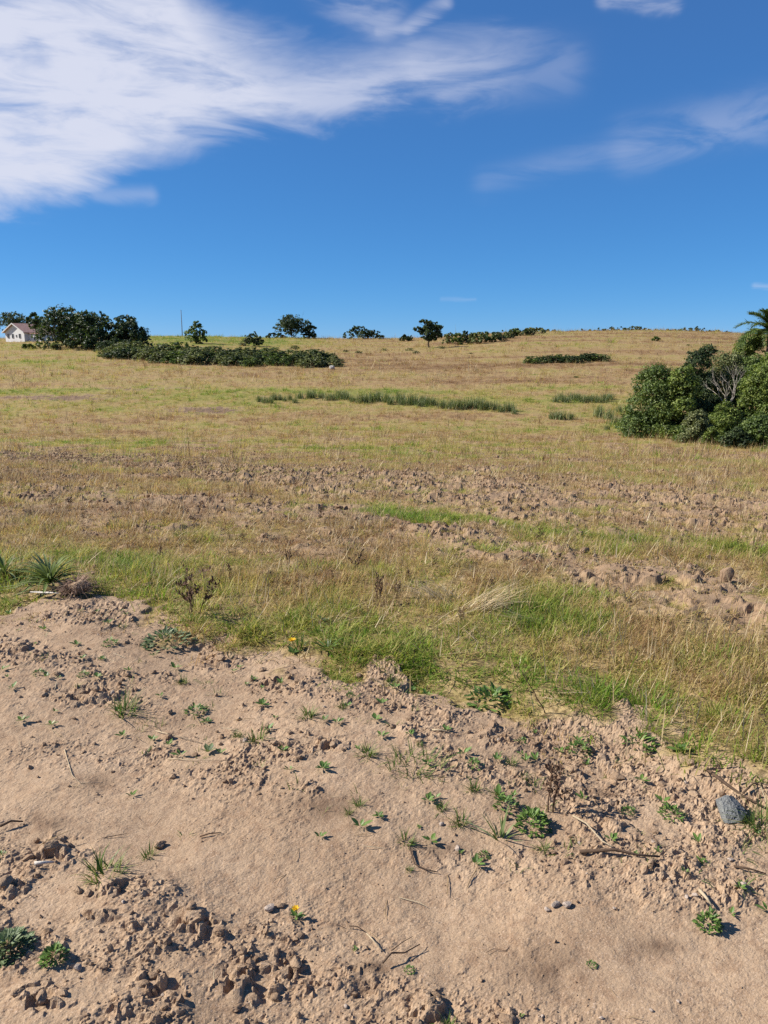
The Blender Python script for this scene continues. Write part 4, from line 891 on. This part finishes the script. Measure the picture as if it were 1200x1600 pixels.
for px, py, w_ in ((421,1412,20),(855,1420,11),(868,1414,16),(886,1416,17),(1141,1348,11),(1020,1322,9),(905,1320,8),(690,1288,9),(1072,1410,9),(1085,1408,10),(1160,1395,10),(255,1560,9),(960,1420,7),(1018,1575,8),(940,1585,8),(1060,1560,7),(540,1560,8),(760,1352,8)):
    x, y = at(px,py); s_ = w_*ppm(y)*.55; stone(px, py, (s_,s_*.9,s_*.8), ps[rnd.randrange(3)], 'small pale pinkish pebble lying on the sandy soil', 'pebble', 'pale pebbles on the bare soil', .2, 'pebble')
cm = [rock_mesh('clod', 90+i, M_clod, 3, .62, .45) for i in range(7)]
near_c = [(250,1318,24),(82,1334,22),(106,1320,24),(46,1344,20),(10,1392,26),(300,1426,22),(342,1458,26),(310,1452,20),(206,1438,12),(240,1538,20),(228,1552,18),(374,1528,24),(430,1550,22),(464,1500,26),(370,1574,20),(396,1532,18),(30,1572,22),(66,1578,26),(100,1572,22),(180,1398,22),(122,1398,18),(586,1534,22),(672,1564,22),(682,1548,16),(652,1592,24),(792,1592,24),(640,1130,14),(345,1028,22),(130,1082,18),(35,1018,20),(90,1060,16),(265,1108,14),(305,1172,12),(770,1140,26),(850,1170,14),(1080,1205,16),(935,1165,14),(1035,1230,16),(1085,1240,18),(1025,1300,12),(500,1165,16),(520,1172,16),(430,1170,14),(590,1100,14),(700,1130,12),(845,1205,14),(965,1210,22),(1000,1255,12),(200,1058,16),(240,1050,14),(70,1090,14),(150,1085,16),(560,1055,14),(410,1045,16),(440,1065,18),(465,1068,16),(115,1120,10),(60,1125,10)]
for px, py, w_ in near_c:
    x, y = at(px,py); s_ = w_*ppm(y)*.5*rnd.uniform(.85,1.15); stone(px, py, (s_,s_*.9,s_*.85), cm[rnd.randrange(7)], 'dry brown clod lying on the bare soil of the track', 'soil clod', 'clods on the bare soil', .25, 'soil_clod')
r = np.random.default_rng(77); Xc, Yc = sample(5, 30, 12, .52); zn = zones(Xc, Yc, zbase(Xc,Yc)); kk = np.nonzero((r.random(len(Xc)) < np.clip(zn[3]+zn[4]*.5,0,1))&(zn[2] < .1)&(zn[0] > -40)&(zn[0] < 1240))[0]
for i in kk[np.argsort(Yc[kk])][:230]:
    s_ = float(np.clip(r.lognormal(math.log(.030),.40),.018,.075))*float(np.clip(Yc[i]/11,.9,1.3)); o = obj('soil_clod', cm[r.integers(7)], None, (Xc[i],Yc[i],gz(Xc[i],Yc[i])+s_*.25), r.random()*6.28, (s_,s_*.85,s_*.8)); o.rotation_euler = (r.normal(0,.4),r.normal(0,.4),r.random()*6.28)
    tag(o, 'turned brown clod in a ploughed strip of the field', 'soil clod', 'clods of the ploughed strips')
stone(1133, 918, (.06,.04,.085), rock_mesh('clod', 120, M_soil, 3, 1.0, .2), 'large upright pale clod standing in the ploughed patch', 'soil clod', None, .3, 'soil_clod')
def twig(pts, rad, mat, label, lift=.01, side=None, name='twig'):
    P = []
    for i, (px,py) in enumerate(pts):
        x, y, z = place(px, py); P.append((x,y,z+lift*(1+.5*math.sin(i*2.1))))
    o0 = np.array(P[0]); m = MB(); Q = np.array(P)-o0; m.tube(Q, np.linspace(rad, rad*.45, len(Q)), 6)
    if side:
        S = []
        for px,py in side: x, y, z = place(px,py); S.append((x,y,z+lift*1.6))
        m.tube(np.array(S)-o0, np.linspace(rad*.6, rad*.25, len(S)), 5)
    return tag(obj(name, m.mesh('twig', mat, True), None, tuple(o0)), label, 'twig')
twig([(905,1338),(960,1345),(995,1352),(1030,1354)], .006, M_twig, 'longest dark twig lying on the soil below the reddish stalk', .012)
twig([(1104,1216),(1130,1234),(1160,1252),(1196,1272)], .007, M_twig, 'dark twig running behind the blue-grey stone', .012, [(1160,1252),(1175,1245),(1190,1248)])
twig([(598,1502),(612,1490),(632,1480),(656,1469)], .003, M_twig, 'thin forked twig on the sandy track', .02, [(612,1488),(628,1474),(645,1462)])
twig([(545,1435),(558,1437),(570,1441)], .002, M_twig, 'short fine twig above the forked one', .008)
twig([(0,1292),(18,1286),(36,1282)], .005, M_twig, 'dark stub of twig over the clods of the track rut', .015)
twig([(312,1306),(328,1303),(346,1300)], .003, M_stalk, 'small dark leaf-like twig on the smooth track', .006)
twig([(640,1322),(648,1345),(665,1350),(684,1353)], .003, M_twig, 'bent dark twig below the sparse tufts', .008)
twig([(895,1284),(915,1303),(940,1326),(955,1340)], .0035, M_paletwig, 'pale straight stem beside the heaped leafy weed', .018)
twig([(1146,1360),(1170,1366),(1196,1372)], .004, M_twig, 'straight brown twig below the blue-grey stone', .01)
twig([(243,1134),(280,1144),(316,1153)], .002, M_paletwig, 'thin pale straw above the pale weed', .006)
twig([(262,1178),(310,1184),(362,1188)], .0018, M_paletwig, 'long hair-thin straw below the pale weed', .006)
twig([(573,1448),(582,1460),(598,1476)], .0025, M_paletwig, 'pale splinter near the forked twig', .012)
twig([(1092,1402),(1104,1416),(1112,1424)], .006, M_paletwig, 'split pale wood chip by the bright bushy weed', .012)
twig([(1150,1400),(1152,1412),(1153,1422)], .003, M_twig, 'short upright-looking dark twig past the bushy weed', .006)
twig([(1020,1362),(1016,1376)], .005, M_twig, 'stubby dark chip on the soil under the longest twig', .008)
twig([(55,1363),(72,1360),(92,1351)], .006, M_bone, 'bleached white stick lying by the rut clods', .012)
twig([(675,1150),(690,1152),(704,1153)], .004, M_paletwig, 'short pale stick below the turf', .008)
twig([(100,1165),(112,1205),(125,1216),(160,1213)], .0018, M_paletwig, 'hooked pale straw on the smooth track', .004)
# long straws bent over the turf edge
def straws(px, py, n, L, azim, seed, label):
    r_ = np.random.default_rng(seed); x, y, z = place(px, py); base = np.stack([r_.normal(0,.06,n), r_.normal(0,.05,n), 0*np.ones(n)],1); m = MB()
    m.add(*blades(base, azim+r_.normal(0,.45,n), L*(.5+.6*r_.random(n)), .75+.35*r_.random(n), np.full(n,.004), .5+.3*r_.random(n), r_.random(n), 5)); tag(obj('straw_clump', m.mesh('straws', M_straw), None, (x,y,z)), label, 'straw')
straws(745, 960, 90, .42, R(20), 1, 'large pale sheaf of bent straw in the verge grass')
straws(690, 945, 60, .30, R(150), 2, 'flattened straw beside the large bent sheaf')
straws(530, 985, 6, .45, R(-10), 3, 'few long straws arching over the turf above the yellow flower')
straws(680, 990, 6, .5, R(-15), 4, 'few long straws arching over the green turf')
straws(830, 985, 40, .30, R(200), 5, 'matted straw in the green turf past the sheaf')
straws(240, 930, 10, .30, R(60), 6, 'thin straws by the tall dark stalk')
